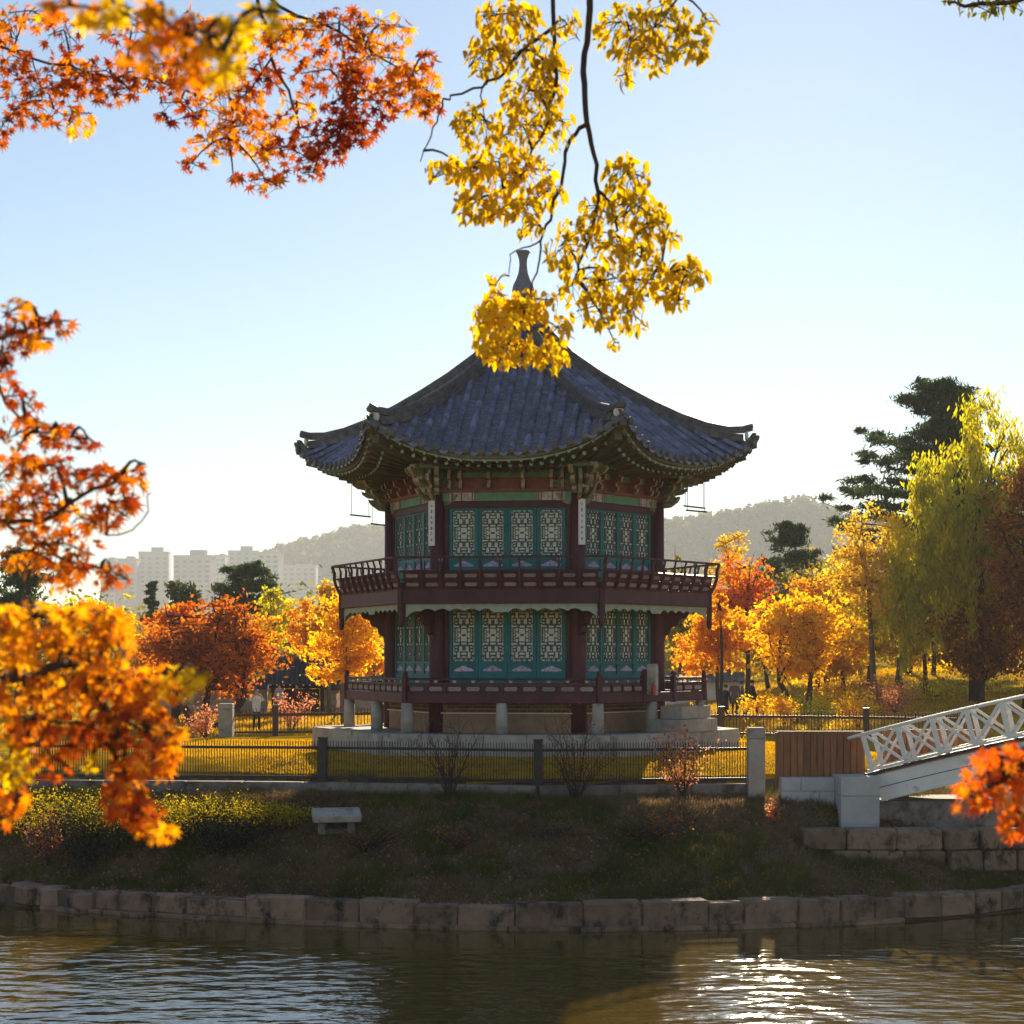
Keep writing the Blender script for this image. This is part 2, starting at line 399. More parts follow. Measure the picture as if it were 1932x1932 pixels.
# iron fence on a granite kerb, straight spans between posts
kerb = empty('stone_kerb', (0, 45.4, -.75), 0, 'long low granite kerb carrying the dark iron fence', 'kerb')
kl0 = kerb.location.copy()
FOFF = 6.62
FPA = [R(a) for a in (-175, -148, -118.8, -88.2, -59.6)]
fen = empty('iron_fence', (0, 45.4, -.45), 0, 'dark iron picket fence running in front of the pavilion', 'fence'); fl0 = fen.location.copy()
fpost = MB().bevbox((0, 0, .53), (.21, .21, 1.10), .012).box((0, 0, 1.10), (.235, .235, .05)).mesh('fence_post', MT['iron'])
pick = MB(); pick.box((0, 0, .52), (.017, .017, .92)); pick.add([(-.0085, -.0085, .98), (.0085, -.0085, .98), (.0085, .0085, .98), (-.0085, .0085, .98), (0, 0, 1.02)], [(0, 1, 4), (1, 2, 4), (2, 3, 4), (3, 0, 4)])
pick = pick.mesh('picket', MT['iron'])
ends = [ring_pt(a, FOFF) for a in FPA]
for (x, y) in ends[1:]: inst(fpost, 'fence_post', fen, (x - fl0.x, y - fl0.y, -.03))
for i in range(len(ends) - 1):
    A_, B_ = Vector(ends[i] + (0,)), Vector(ends[i + 1] + (0,)); L = (B_ - A_).length; u = (B_ - A_) / L; ang = math.atan2(u.y, u.x)
    x = 0
    while x < L - .05:
        w = min(rng.uniform(1.2, 2.3), L - x)
        c = A_ + u * (x + w / 2)
        MB().bevbox((0, 0, 0), (w - .012, .36, .52), .02, jit=.006, rng=rng).build('kerb_stone', MT['granite2'], kerb, (c.x - kl0.x, c.y - kl0.y, .03), (0, 0, ang)); x += w
    if i == 0: continue
    c = (A_ + B_) / 2
    for z, h in ((.83, .065), (.10, .075)):
        MB().bevbox((0, 0, 0), (L - .2, .05, h), .008).build('fence_rail', MT['iron'], fen, (c.x - fl0.x, c.y - fl0.y, z), (0, 0, ang))
    n = int(L / .068)
    for j in range(1, n):
        p = A_ + u * (L * j / n)
        if L * j / n < .12 or L - L * j / n < .12: continue
        inst(pick, 'picket', fen, (p.x - fl0.x, p.y - fl0.y, 0), (0, 0, ang))
# rear fences on the far rim of the lawn
def rear_fence(label, pts, ppost, zb):
    e = empty('rear_fence', (pts[0][0], pts[0][1], zb), 0, label, 'fence')
    l0 = e.location.copy()
    pm = MB().bevbox((0, 0, .5), (.19, .19, 1.0), .01).box((0, 0, 1.02), (.21, .21, .05)).mesh('fence_post', MT['rail_brown'])
    pk = MB().box((0, 0, .5), (.022, .022, .84)).mesh('picket', MT['rail_brown'])
    for i in range(len(pts) - 1):
        A_, B_ = Vector(pts[i] + (0,)), Vector(pts[i + 1] + (0,)); L = (B_ - A_).length; u = (B_ - A_) / L; ang = math.atan2(u.y, u.x); c = (A_ + B_) / 2
        for z, h in ((.72, .09), (.14, .07)): MB().bevbox((0, 0, 0), (L, .06, h), .01).build('fence_rail', MT['rail_brown'], e, (c.x - l0.x, c.y - l0.y, z), (0, 0, ang))
        for j in range(int(L / .115)):
            p = A_ + u * ((j + .5) * .115); inst(pk, 'picket', e, (p.x - l0.x, p.y - l0.y, 0), (0, 0, ang))
    for p in ppost: inst(pm, 'fence_post', e, (p[0] - l0.x, p[1] - l0.y, 0))
rear_fence('brown picket fence behind the pavilion on its left', [(-9.3, 63), (-7.83, 63.2), (-4.3, 64.5), (-2.0, 65)], [(-7.83, 63.2), (-4.3, 64.5)], -.02)
rear_fence('brown picket fence behind the pavilion on its right, ending by the bridge', [(4.5, 64.5), (7.05, 64.2), (11.6, 62.5), (15, 60.5)], [(7.05, 64.2), (11.6, 62.5)], -.1)
# ------------------------------------------------------------------ pavilion
PHI = R(-7.7)
PC = Vector((0.323, 55.4, 0.0))
pav = empty('hexagonal_pavilion', PC, PHI, 'two-storey hexagonal wooden pavilion with blue tiled roof on a stone platform', 'pavilion')
C30, S30 = math.cos(R(30)), 0.5
T30 = math.tan(R(30))
FACES = [0, 60, -60, 120, -120, 180]        # turn from the front face
def hexpts(r): return [(r * math.cos(R(60 * k)), r * math.sin(R(60 * k))) for k in range(6)]
def hexslab(mb, r0, z0, z1, r1=None, mi=None):
    a = hexpts(r0); b = hexpts(r1 or r0)
    vs = [(x, y, z0) for x, y in a] + [(x, y, z1) for x, y in b]
    fs = [tuple(range(5, -1, -1)), tuple(range(6, 12))] + [(i, (i + 1) % 6, 6 + (i + 1) % 6, 6 + i) for i in range(6)]
    mb.add(vs, fs, None, mi)
def face(mesh, name, loc, k, parent=pav, rot=0.0, scale=(1, 1, 1), tilt=0.0):
    a = R(k); x, y = loc[0] * math.cos(a) - loc[1] * math.sin(a), loc[0] * math.sin(a) + loc[1] * math.cos(a)
    return inst(mesh, name, parent, (x, y, loc[2]), (tilt, 0, a + rot), scale)
ZP = .55
RC = 3.88; AC = RC * C30                     # columns
# platform: big granite blocks round a core
core = MB(); hexslab(core, 6.05, -.1, ZP - .03); core.build('platform_core', MT['granite'], pav)
prng = random.Random(11)
for k in FACES:
    L = 6.3; x = -L / 2 + .12
    while x < L / 2 - .12:
        w = min(prng.uniform(.75, 1.35), L / 2 - .12 - x)
        if L / 2 - .12 - x - w < .4: w = L / 2 - .12 - x
        me = MB().bevbox((0, 0, 0), (w - .008, .5, .68), .012, jit=.004, rng=prng).mesh('platform_stone', MT['granite'])
        face(me, 'platform_stone', (x + w / 2, -6.3 * C30 + .25, ZP - .33 + prng.uniform(-.006, .006)), k)
        x += w
# stone posts under the lower deck
post = MB().lathe([(.17, 0), (.165, .4), (.15, .82)], 10).mesh('stone_post', MT['granite'], True)
for k in FACES:
    face(post, 'stone_post', (5.15 * .5, -5.15 * C30, ZP), k)
    face(post, 'stone_post', (0, -5.15 * C30, ZP), k)
# base wall with a brick band
bw = MB(); hexslab(bw, 4.05, ZP - .02, 1.40); bw.build('base_wall', MT['stucco'], pav)
brk = MB().box((0, 0, 0), (.205, .05, .062)).mesh('brick', MT['brick'])
for k in FACES[:3]:
    for row, z in enumerate((1.14, 1.24, 1.33)):
        n = 15
        for i in range(n):
            x = -1.75 + (i + .5 + (.5 if row % 2 else 0)) * .232
            if x > 1.8: continue
            face(brk, 'brick', (x, -4.05 * C30 - .004, z), k)
    sill = MB().box((0, 0, 0), (3.7, .07, .03)).mesh('joint_strip', MT['plaster'])
    face(sill, 'joint_strip', (0, -4.05 * C30 - .008, 1.075), k)
# columns
colm = MB().lathe([(.235, ZP), (.235, 1.5), (.215, 4.2), (.205, 7.05)], 16).mesh('column', MT['maroon'], True)
for k in FACES: face(colm, 'column', (RC * .5, -AC, 0), k)
# decks
d1 = MB(); hexslab(d1, 5.2, 1.43, 1.56); d1.build('lower_deck', MT['maroon'], pav)
d2 = MB(); hexslab(d2, 5.3, 4.26, 4.40); d2.build('upper_deck', MT['maroon'], pav)
# core so that the rooms are closed boxes with a floor and a ceiling
cl = MB(); hexslab(cl, 3.8, 6.9, 7.0); cl.build('upper_ceiling', MT['soffit'], pav)
FLO = ((1.60, 4.0, 2.05, 2.14, 2.42, 2.48, 3.93), (4.46, 6.67, 4.9, 5.0, 5.29, 5.37, 6.62))
# lattice pattern, symmetric, in unit coordinates of the lattice field
HOLES = [(.17, .027, .11, .03), (.39, .027, .11, .03), (.265, .125, .12, .10), (.085, .15, .10, .032), (.5, .15, .2, .032),
         (.36, .238, .12, .09), (.17, .215, .08, .03), (.17, .275, .08, .03), (.5, .338, .2, .03), (.5, .432, .23, .09), (.5, .085, .14, .025),
         (.27, .40, .1, .055), (.27, .47, .1, .03), (.33, .512, .14, .02), (.17, .395, .05, .03), (.17, .44, .05, .03), (.17, .487, .05, .03),
         (.055, .06, .05, .05), (.055, .225, .05, .09), (.06, .33, .06, .05), (.06, .40, .05, .045), (.06, .47, .05, .045), (.20, .338, .16, .024), (.5, .205, .05, .022)]
def lattice_mesh(w, h):
    nx, ny = 60, 100
    g = np.ones((ny, nx), bool)
    for (cx, cy, ww, hh) in HOLES:
        ww *= 1.15; hh *= 1.15
        for sx in (0, 1):
            for sy in (0, 1):
                X = cx if not sx else 1 - cx; Y = cy if not sy else 1 - cy
                g[max(0, int(round((Y - hh / 2) * ny))):int(round((Y + hh / 2) * ny)), max(0, int(round((X - ww / 2) * nx))):int(round((X + ww / 2) * nx))] = False
    # fine cells between the figures
    for a in range(12):
        for q in range(20):
            x0, x1 = int((a + .2) * nx / 12), int((a + .95) * nx / 12); y0, y1 = int((q + .2) * ny / 20), int((q + .9) * ny / 20)
            if g[max(0, y0 - 1):y1 + 1, max(0, x0 - 1):x1 + 1].all(): g[y0:y1, x0:x1] = False
    mb = MB(); used = np.zeros_like(g)
    for j in range(ny):
        i = 0
        while i < nx:
            if g[j, i] and not used[j, i]:
                e = i
                while e < nx and g[j, e] and not used[j, e]: e += 1
                b = j
                while b + 1 < ny and g[b + 1, i:e].all() and not used[b + 1, i:e].any(): b += 1
                used[j:b + 1, i:e] = True
                x0, x1 = (i / nx - .5) * w, (e / nx - .5) * w; z0, z1 = (.5 - (b + 1) / ny) * h, (.5 - j / ny) * h
                mb.box(((x0 + x1) / 2, 0, (z0 + z1) / 2), (x1 - x0, .024, z1 - z0))
                i = e
            else: i += 1
    return mb.mesh('lattice', MT['lattice'])
PW = .80
def flower_mesh():
    mb = MB()
    for (x, z, a, b) in ((0, 0, .15, .07), (-.13, -.02, .10, .05), (.13, -.02, .10, .05), (-.22, -.035, .06, .03), (.22, -.035, .06, .03), (0, .04, .08, .05)):
        n = 14; mb.prism([(x + a * math.cos(2 * math.pi * i / n), z + b * math.sin(2 * math.pi * i / n)) for i in range(n)], .012 + .004 * abs(x) + .002 * len(mb.f) / 16)
    return mb.mesh('flower_ornament', MT['flower'])
flw = flower_mesh()
for fl, (z0, z1, fz0, fzA, fzB, lz0, lz1) in enumerate(FLO):
    fr = MB()
    for sx in (-1, 1): fr.box((sx * (PW / 2 - .045), 0, (z0 + z1) / 2), (.082, .06, z1 - z0))
    for (a, b) in ((z0, fzA), (fzB, lz0), (lz1, z1)): fr.box((0, 0, (a + b) / 2), (PW - .172, .056, b - a))
    fr.box((0, .008, (fzA + fzB) / 2), (PW - .172, .02, fzB - fzA))
    frm = fr.mesh('door_frame', MT['teal'])
    lat = lattice_mesh(PW - .172, lz1 - lz0)
    pap = MB().box((0, 0, 0), (PW - .172, .006, lz1 - lz0 - .002)).mesh('paper', MT['paper'])
    hinge = MB().box((0, 0, 0), (.07, .012, .03)).mesh('hinge', MT['ink'])
    for k in FACES:
        for i in range(4):
            x = (i - 1.5) * (PW + .003)
            a = R(k); e = face(frm, 'door_panel', (x, -AC + .02, 0), k)
            inst(lat, 'lattice', e, (0, 0, (lz0 + lz1) / 2))
            inst(pap, 'paper', e, (0, .0165, (lz0 + lz1) / 2))
            inst(flw, 'flower_ornament', e, (0, -.006, (fzA + fzB) / 2))
            if i in (1, 2): inst(hinge, 'hinge', e, ((PW / 2 - .03) * (1 if i == 1 else -1), -.034, z0 + .45 * (z1 - z0)))
    W_ = RC - .42
    jm = MB()
    for sx in (-1, 1): jm.box((sx * (W_ / 2 - .055), 0, (z0 + z1) / 2), (.11, .1, z1 - z0))
    jm.box((0, 0, z1 + .095), (W_ + .05, .14, .185)); jm.box((0, 0, z0 - .05), (W_ + .05, .16, .095))
    jmm = jm.mesh('door_surround', MT['maroon'])
    for k in FACES: face(jmm, 'door_surround', (0, -AC + .02, 0), k)
# floor band between storeys
fb = MB().box((0, 0, 4.235), (RC - .38, .10, .09)).mesh('floor_beam', MT['maroon'])
for k in FACES: face(fb, 'floor_beam', (0, -AC, 0), k)

# ---- railings
def cloud_poly(w, h):
    n = 24; p = []
    for i in range(n):
        t = 2 * math.pi * i / n; cx, sx = math.cos(t), math.sin(t)
        p.append((w / 2 * math.copysign(abs(cx) ** .55, cx), h / 2 * math.copysign(abs(sx) ** .6, sx) * (1 + .12 * math.cos(6 * t))))
    return p
def rail_sets():
    NB = 10
    # lower railing
    RL = 5.22; A = RL * C30; L = RL - .14
    bay = L / NB
    board = MB().bevbox((0, 0, 0), (L, .09, .27), .008).mesh('base_board', MT['maroon'])
    top = MB().bevbox((0, 0, 0), (L, .085, .06), .012).mesh('top_rail', MT['maroon'])
    mid = MB().box((0, 0, 0), (L, .07, .05)).mesh('middle_rail', MT['maroon'])
    pan = MB().box((0, 0, 0), (bay - .045, .025, .20)).mesh('railing_panel', MT['maroon'])
    cl_ = MB().prism(cloud_poly(.36, .12), .02).mesh('cloud_ornament', MT['cloud'])
    stl = MB().box((0, 0, 0), (.045, .06, .21)).mesh('stile', MT['maroon'])
    leaf = MB().prism([(-.03, -.03), (.03, -.03), (.055, .02), (.04, .035), (-.04, .035), (-.055, .02)], .05).mesh('lotus_support', MT['valance'])
    pst = MB().box((0, 0, 1.72), (.13, .13, .74)).lathe([(.05, 2.09), (.075, 2.13), (.06, 2.19), (.02, 2.23)], 8).mesh('corner_post', MT['maroon'])
    for k in FACES:
        gap = (k == 60)
        bays = [i for i in range(NB) if not (gap and i in (4, 5, 6))]
        if not gap:
            face(board, 'base_board', (0, -A, 1.505), k); face(top, 'top_rail', (0, -A, 2.01), k); face(mid, 'middle_rail', (0, -A, 1.885), k)
        else:
            for (a, b) in ((0, 4), (7, 10)):
                c = (-L / 2 + (a + b) / 2 * bay); s = (b - a) / NB
                face(top, 'top_rail', (c, -A, 2.01), k, scale=(s, 1, 1)); face(mid, 'middle_rail', (c, -A, 1.885), k, scale=(s, 1, 1))
                face(pst, 'corner_post', (-L / 2 + (4 if a == 0 else 7) * bay, -A, 0), k)
            face(board, 'base_board', (0, -A, 1.505), k)
        for i in bays:
            x = -L / 2 + (i + .5) * bay
            p = face(pan, 'railing_panel', (x, -A + .01, 1.75), k); inst(cl_, 'cloud_ornament', p, (0, -.018, 0))
            face(leaf, 'lotus_support', (x, -A, 1.945), k)
            if i: face(stl, 'stile', (x - bay / 2, -A, 1.75), k)
        face(pst, 'corner_post', (RL / 2, -A, 0), k, rot=R(30))
    # upper railing, leaning outwards, with bent balusters
    RL = 5.40; A = RL * C30; L = RL - .12; bay = L / NB
    lean = R(14.5); off = lambda z: (z - 4.42) * math.tan(lean)
    board = MB().bevbox((0, 0, 0), (L, .09, .38), .008).mesh('base_board', MT['maroon'])
    line = MB().box((0, 0, 0), (L, .10, .045)).mesh('middle_rail', MT['maroon'])
    top = MB().bevbox((0, 0, 0), (L + .1, .075, .055), .014).mesh('top_rail', MT['maroon'])
    pan = MB().box((0, 0, 0), (bay - .05, .03, .195)).mesh('railing_panel', MT['maroon'])
    cl_ = MB().prism(cloud_poly(.34, .10), .02).mesh('cloud_ornament', MT['cloud'])
    pr = [(0, 4.40), (-off(4.62) - .05, 4.62), (-off(4.86) - .06, 4.86), (-off(4.98) - .03, 4.98), (-off(5.08) + .0, 5.08), (-off(5.18) - .01, 5.18), (-off(5.27) - .01, 5.27)]
    bal = MB().tube([(0, y, z) for y, z in pr], [.042, .042, .042, .04, .034, .028, .026], 5).mesh('baluster', MT['maroon'])
    cpost = MB().box((0, .02, 4.16), (.15, .15, .86)).lathe([(.03, 3.40), (.07, 3.47), (.085, 3.56), (.07, 3.66), (.07, 3.74)], 8, Matrix.Translation((0, .02, 0))).tube([(0, y * 1.15, z) for y, z in pr], .05, 6).mesh('corner_post', MT['maroon'])
    leaf2 = MB().prism([(-.022, -.045), (.022, -.045), (.06, .025), (.04, .045), (-.04, .045), (-.06, .025)], .045).mesh('lotus_support', MT['valance'])
    for k in FACES:
        face(board, 'base_board', (0, -A, 4.225), k)
        for z in (4.43, 4.665, 4.895): face(line, 'middle_rail', (0, -A - off(z), z), k, tilt=lean, scale=((L + 2 * off(z) * T30) / L, 1, 1))
        face(top, 'top_rail', (0, -A - off(5.265) - .01, 5.265), k, scale=((L + 2 * off(5.265) * T30 + .08) / (L + .1), 1, 1))
        for i in range(NB):
            x = -L / 2 + (i + .5) * bay
            for z in (4.55, 4.78):
                p = face(pan, 'railing_panel', (x, -A - off(z) + .012, z), k, tilt=lean); inst(cl_, 'cloud_ornament', p, (0, -.02, 0))
            if i: face(bal, 'baluster', (x - bay / 2, -A - .02, 0), k)
            if i in (1, 4, 7): face(leaf2, 'lotus_support', (x + bay / 2, -A - off(5.19), 5.19), k)
        face(cpost, 'corner_post', (RL / 2, -A, 0), k, rot=R(30))
    # scalloped valance below the upper deck
    Lv = RL - .25; n = 130; pts = []
    for i in range(n + 1):
        u = i / n; x = -Lv / 2 + u * Lv
        sc = abs(math.sin(u * math.pi * 13)) * .07
        dp = .13 + .11 * max(0, 1 - abs(u - .5) / .06) + .17 * max(0, 1 - min(u, 1 - u) / .08)
        pts.append((x, 4.03 - dp - .07 + sc))
    val = MB().prism([(-Lv / 2, 4.03)] + pts + [(Lv / 2, 4.03)], .03).mesh('valance', MT['valance'])
    for k in FACES: face(val, 'valance', (0, -A + .07, 0), k)
rail_sets()
# corbels carrying the upper deck
cb = [(.12, 2.95), (.22, 3.05), (.24, 3.2), (.38, 3.28), (.42, 3.45), (.6, 3.52), (.66, 3.68), (.86, 3.74), (.95, 3.9), (1.3, 3.97), (1.3, 4.25), (.12, 4.25)]
cbm = MB().prism([(x, z) for x, z in cb], .16).mesh('corbel', MT['maroon'])
for k in range(6): inst(cbm, 'corbel', pav, (RC * math.cos(R(60 * k)), RC * math.sin(R(60 * k)), 0), (0, 0, R(60 * k)))

# ---- beams and brackets below the eaves
bm1 = MB().box((0, 0, 0), (RC - .3, .20, .24)).mesh('painted_beam', MT['greenbeam'])
bnd = MB()
for s in (-1, 1):
    bnd.box((s * 1.22, 0, 0), (.72, .012, .232)); 
bndm = bnd.mesh('painted_band', MT['band'])
strp = MB()
for s in (-1, 1):
    for q in (.88, .95, 1.25, 1.52): strp.box((s * q, 0, 0), (.028, .018, .236))
strm = strp.mesh('painted_stripe', MT['redpanel'])
bm2 = MB().box((0, 0, 0), (RC + .25, .34, .09)).mesh('plate_beam', MT['redpanel'])
pnl = MB().box((0, 0, 0), (RC - .1, .06, .62)).mesh('bracket_panel', MT['redpanel'])
pnl2 = MB().box((0, 0, 0), (RC - .1, .10, .22)).mesh('upper_beam', MT['greenbeam'])
arch = MB().prism([(-.33, 0), (-.28, .12), (-.16, .2), (0, .23), (.16, .2), (.28, .12), (.33, 0)], .04).mesh('arch_ornament', MT['redpanel'])
for k in FACES:
    b_ = face(bm1, 'painted_beam', (0, -AC, 6.985), k)
    inst(bndm, 'painted_band', b_, (0, -.104, 0)); inst(strm, 'painted_stripe', b_, (0, -.108, 0))
    face(bm2, 'plate_beam', (0, -AC, 7.152), k)
    face(pnl, 'bracket_panel', (0, -AC + .02, 7.5), k); face(pnl2, 'upper_beam', (0, -AC - .03, 7.62), k)
    for x in (-.95, 0, .95): face(arch, 'arch_ornament', (x, -AC - .03, 7.2), k)
# bracket arm profile (outward, up)
wing = [(0, 7.12), (.10, 7.10), (.26, 7.02), (.40, 7.02), (.52, 7.10), (.55, 7.19), (.44, 7.16), (.36, 7.20), (.50, 7.24), (.66, 7.27), (.78, 7.36), (.80, 7.46), (.68, 7.41), (.58, 7.44),
        (.74, 7.50), (.92, 7.54), (1.04, 7.64), (1.06, 7.74), (.94, 7.70), (.80, 7.72), (.80, 7.84), (0, 7.84)]
arm = MB().prism(wing, .13, mi=0, mi_side=1).mesh('bracket_arm', [MT['green_dark'], MT['ochre']])
wing2 = [(0, 7.05), (.12, 6.98), (.2, 6.9), (.34, 6.93), (.5, 7.08), (.56, 7.22), (.44, 7.2), (.42, 7.3), (.6, 7.42), (.62, 7.6), (.5, 7.58), (.46, 7.84), (0, 7.84)]
arm2 = MB().prism(wing2, .10, mi=0, mi_side=1).mesh('bracket_arm', [MT['green_dark'], MT['ochre']])
blk = MB().box((0, 0, 0), (.2, .2, .11)).mesh('bracket_block', MT['ochre'])
for k in range(6):
    c, s = math.cos(R(60 * k)), math.sin(R(60 * k))
    inst(arm, 'bracket_arm', pav, (RC * c, RC * s, 0), (0, 0, R(60 * k)), (1.12, 1, 1))
    for d in (-19, 19): inst(arm2, 'bracket_arm', pav, (RC * c, RC * s, -.02 if d > 0 else -.03), (0, 0, R(60 * k + d)), (1.25, 1, 1))
    for d in (-38, 38): inst(arm, 'bracket_arm', pav, (RC * c, RC * s, .012 if d > 0 else .024), (0, 0, R(60 * k + d)), (.85, 1, 1))
    for d in (-112, 112): inst(arm2, 'bracket_arm', pav, (RC * c + .0 * s, RC * s, .2), (0, 0, R(60 * k + d)), (1.1, 1, .95))
    for (rr_, zz) in ((.42, 7.22), (.68, 7.47), (.94, 7.76)): inst(blk, 'bracket_block', pav, ((RC + rr_) * c, (RC + rr_) * s, zz), (0, 0, R(60 * k)))
sm_ = [(0, 7.2), (.12, 7.16), (.24, 7.2), (.28, 7.32), (.2, 7.32), (.2, 7.42), (.36, 7.46), (.40, 7.6), (.3, 7.58), (.3, 7.7), (.48, 7.74), (.48, 7.84), (0, 7.84)]
smm = MB().prism(sm_, .09, mi=0, mi_side=1).mesh('small_bracket', [MT['redpanel'], MT['ochre']])
for k in FACES:
    for x in (-1.55, -1.25, -.47, .47, 1.25, 1.55): face(smm, 'small_bracket', (x, -AC - .06, 0), k, rot=R(-90))
# inner purlins
pur = MB().tube([(-2.45, 0, 0), (2.45, 0, 0)], .1, 8).mesh('purlin', MT['greenbeam'])
for k in FACES: face(pur, 'purlin', (0, -AC - .72, 7.80), k)

# ---- roof
LIFT = 1.12
DE0, DE1, UC = 5.5, 5.89, 3.4
PRD = [0, .2, .35, .8, 1.33, 2.2, 3.29, 4.5, 5.2, 5.5, 5.95]
PRZ = [12.85, 12.5, 12.2, 11.55, 10.95, 10.28, 9.50, 8.64, 8.15, 7.94, 7.66]
def de(u): return DE0 + (DE1 - DE0) * (abs(u) / UC) ** 2
def lift(u, d): return LIFT * (min(1.15, abs(u) / UC)) ** 2.4 * (max(0, d) / 5.89) ** 2
def roofz(u, d): return float(np.interp(d, PRD, PRZ)) + lift(u, d)
def rpt(u, d, dz=0): return Vector((u, -d, roofz(u, d) + dz))
T30 = math.tan(R(30)); SP = .392; NR = 17
rows = [(i - 8) * SP for i in range(NR)]
# pan tiles, stepped courses between the cover rows, and the roof deck below
pan = MB()
for g in range(-1, NR):
    u0 = rows[g] if g >= 0 else rows[0] - SP; u1 = u0 + SP
    um = (u0 + u1) / 2
    d = de(um)
    while d > abs(um) / T30 + .02 and d > .25:
        d2 = max(d - .125, .2)
        for (a, b, za, zb) in ((u0, um - .08, .05, .012), (um - .08, um + .08, .012, .012), (um + .08, u1, .012, .05)):
            lim = lambda u: max(-d * T30 - .05, min(d * T30 + .05, u))
            a_, b_ = lim(a), lim(b)
            if b_ - a_ < .01: continue
            p = [rpt(a_, d, za + .028), rpt(b_, d, zb + .028), rpt(b_, d2, zb - .002), rpt(a_, d2, za - .002), rpt(b_, d, zb - .03), rpt(a_, d, za - .03)]
            pan.add(p, [(0, 1, 2, 3), (5, 4, 1, 0)])
        d = d2
panm = pan.mesh('pan_tiles', MT['pan'])
for k in FACES: inst(panm, 'pan_tiles', pav, (0, 0, 0), (0, 0, R(k)), kind='stuff')
# cover tiles: the ones nearest the eye are tiles of their own, the rest one joined part
seg = 6
def cover(mb_v, l, r0, r1):
    vs = []
    for (y, r_, z) in ((0, r0, 0), (l, r1, 0)):
        for i in range(seg + 1):
            t = math.pi * i / seg
            vs.append((-r_ * math.cos(t), y, r_ * math.sin(t) * 1.05))
    fs = [(i, i + 1, seg + 2 + i, seg + 1 + i) for i in range(seg)] + [tuple(range(seg, -1, -1))]
    return vs, fs
TL = .335
cv, cf = cover(None, TL + .03, .098, .086)
ctm = bpy.data.meshes.new('roof_tile'); ctm.from_pydata(cv, [], cf); ctm.materials.append(MT['tile'])
ctm.polygons.foreach_set('use_smooth', [True] * (len(cf) - 1) + [False]); ctm.update()
allt = []
for k in FACES:
    for u in rows:
        d = de(u) + .04; j = 0
        while d - TL > abs(u) / T30 + .12 and d > .7:
            a, b = rpt(u, d, .055), rpt(u, d - TL, .055)
            y = (b - a); sl = y.length; y.normalize(); z = Vector((1, 0, 0)).cross(y).normalized(); x = y.cross(z)
            M4 = Matrix(((x.x, y.x, z.x, a.x), (x.y, y.y, z.y, a.y), (x.z, y.z, z.z, a.z), (0, 0, 0, 1)))
            M4 = Matrix.Rotation(R(k), 4, 'Z') @ M4 @ Matrix.Diagonal((1, sl / TL, 1, 1))
            allt.append((k, j, u, M4)); d -= TL * .97; j += 1
front = [t for t in allt if t[0] == 0] + sorted([t for t in allt if t[0] == 60], key=lambda t: t[1]) + sorted([t for t in allt if t[0] == -60], key=lambda t: t[1])
for (k, j, u, M4) in front[:298]: instm(ctm, 'roof_tile', pav, M4)
rest = front[298:] + [t for t in allt if t[0] not in (0, 60, -60)]
ctr = MB()
for (k, j, u, M4) in rest: ctr.add(cv, cf, M4)
inst(ctr.mesh('far_roof_tiles', MT['tile'], True), 'far_roof_tiles', pav, kind='stuff')
# eave tiles: round caps and hanging pan ends
capm = MB().lathe([(.105, -.03), (.105, .02), (.085, .03), (.0805, .022), (.02, .03)], 12, Matrix.Rotation(R(90), 4, 'X')).mesh('eave_cap', MT['ridge'], False)
drip = MB().prism([(-.14, .05), (-.11, -.02), (0, -.075), (.11, -.02), (.14, .05), (0, .0)], .03).mesh('eave_drip', MT['tile'])
for k in FACES:
    for u in rows: face(capm, 'eave_cap', (u, -de(u) - .06, roofz(u, de(u)) + .075), k)
    for u in [x + SP / 2 for x in rows[:-1]]: face(drip, 'eave_drip', (u, -de(u) - .04, roofz(u, de(u)) - .01), k)
# eave boards and soffit
def und(u, d): # underside of the eaves
    return 7.60 + .06 * max(0, (d - 4.0) / 1.5) + LIFT * (min(1.15, abs(u) / UC)) ** 2.4 * (max(0, d) / 5.89) ** 3.2 * .97
nu, nd = 24, 6
sf = MB()
for j in range(nd):
    for i in range(nu):
        q = []
        for (ii, jj) in ((i, j), (i + 1, j), (i + 1, j + 1), (i, j + 1)):
            f = jj / nd
            dm = 3.2 + f * 2.2; u = (ii / nu * 2 - 1) * (3.2 * T30 + f * (UC - .08 - 3.2 * T30))
            dd_ = dm + f * (de(u) - DE0)
            q.append((u, -dd_, und(u, dd_) + .14))
        sf.add(q, [(3, 2, 1, 0)])
sfm = sf.mesh('soffit', MT['soffit'], True)
eb = MB()
for i in range(30):
    ua, ub = ((i / 30) * 2 - 1) * UC, (((i + 1) / 30) * 2 - 1) * UC
    for (dz0, dz1, inn, mi) in ((.16, .30, .10, 0), (.10, .16, .16, 1)):
        q = []
        for u in (ua, ub):
            d0 = de(u) - inn; z = und(u, d0)
            q.append(((u, -d0, z + dz0), (u, -d0, z + dz1), (u, -d0 + .12, z + dz1), (u, -d0 + .12, z + dz0)))
        a, b = q
        eb.add(list(a) + list(b), [(0, 4, 5, 1), (3, 7, 4, 0), (1, 5, 6, 2)], None, mi)
ebm = eb.mesh('eave_board', [MT['green_dark'], MT['rafter_end']])
for k in FACES:
    inst(sfm, 'soffit', pav, (0, 0, 0), (0, 0, R(k))); inst(ebm, 'eave_board', pav, (0, 0, 0), (0, 0, R(k)))
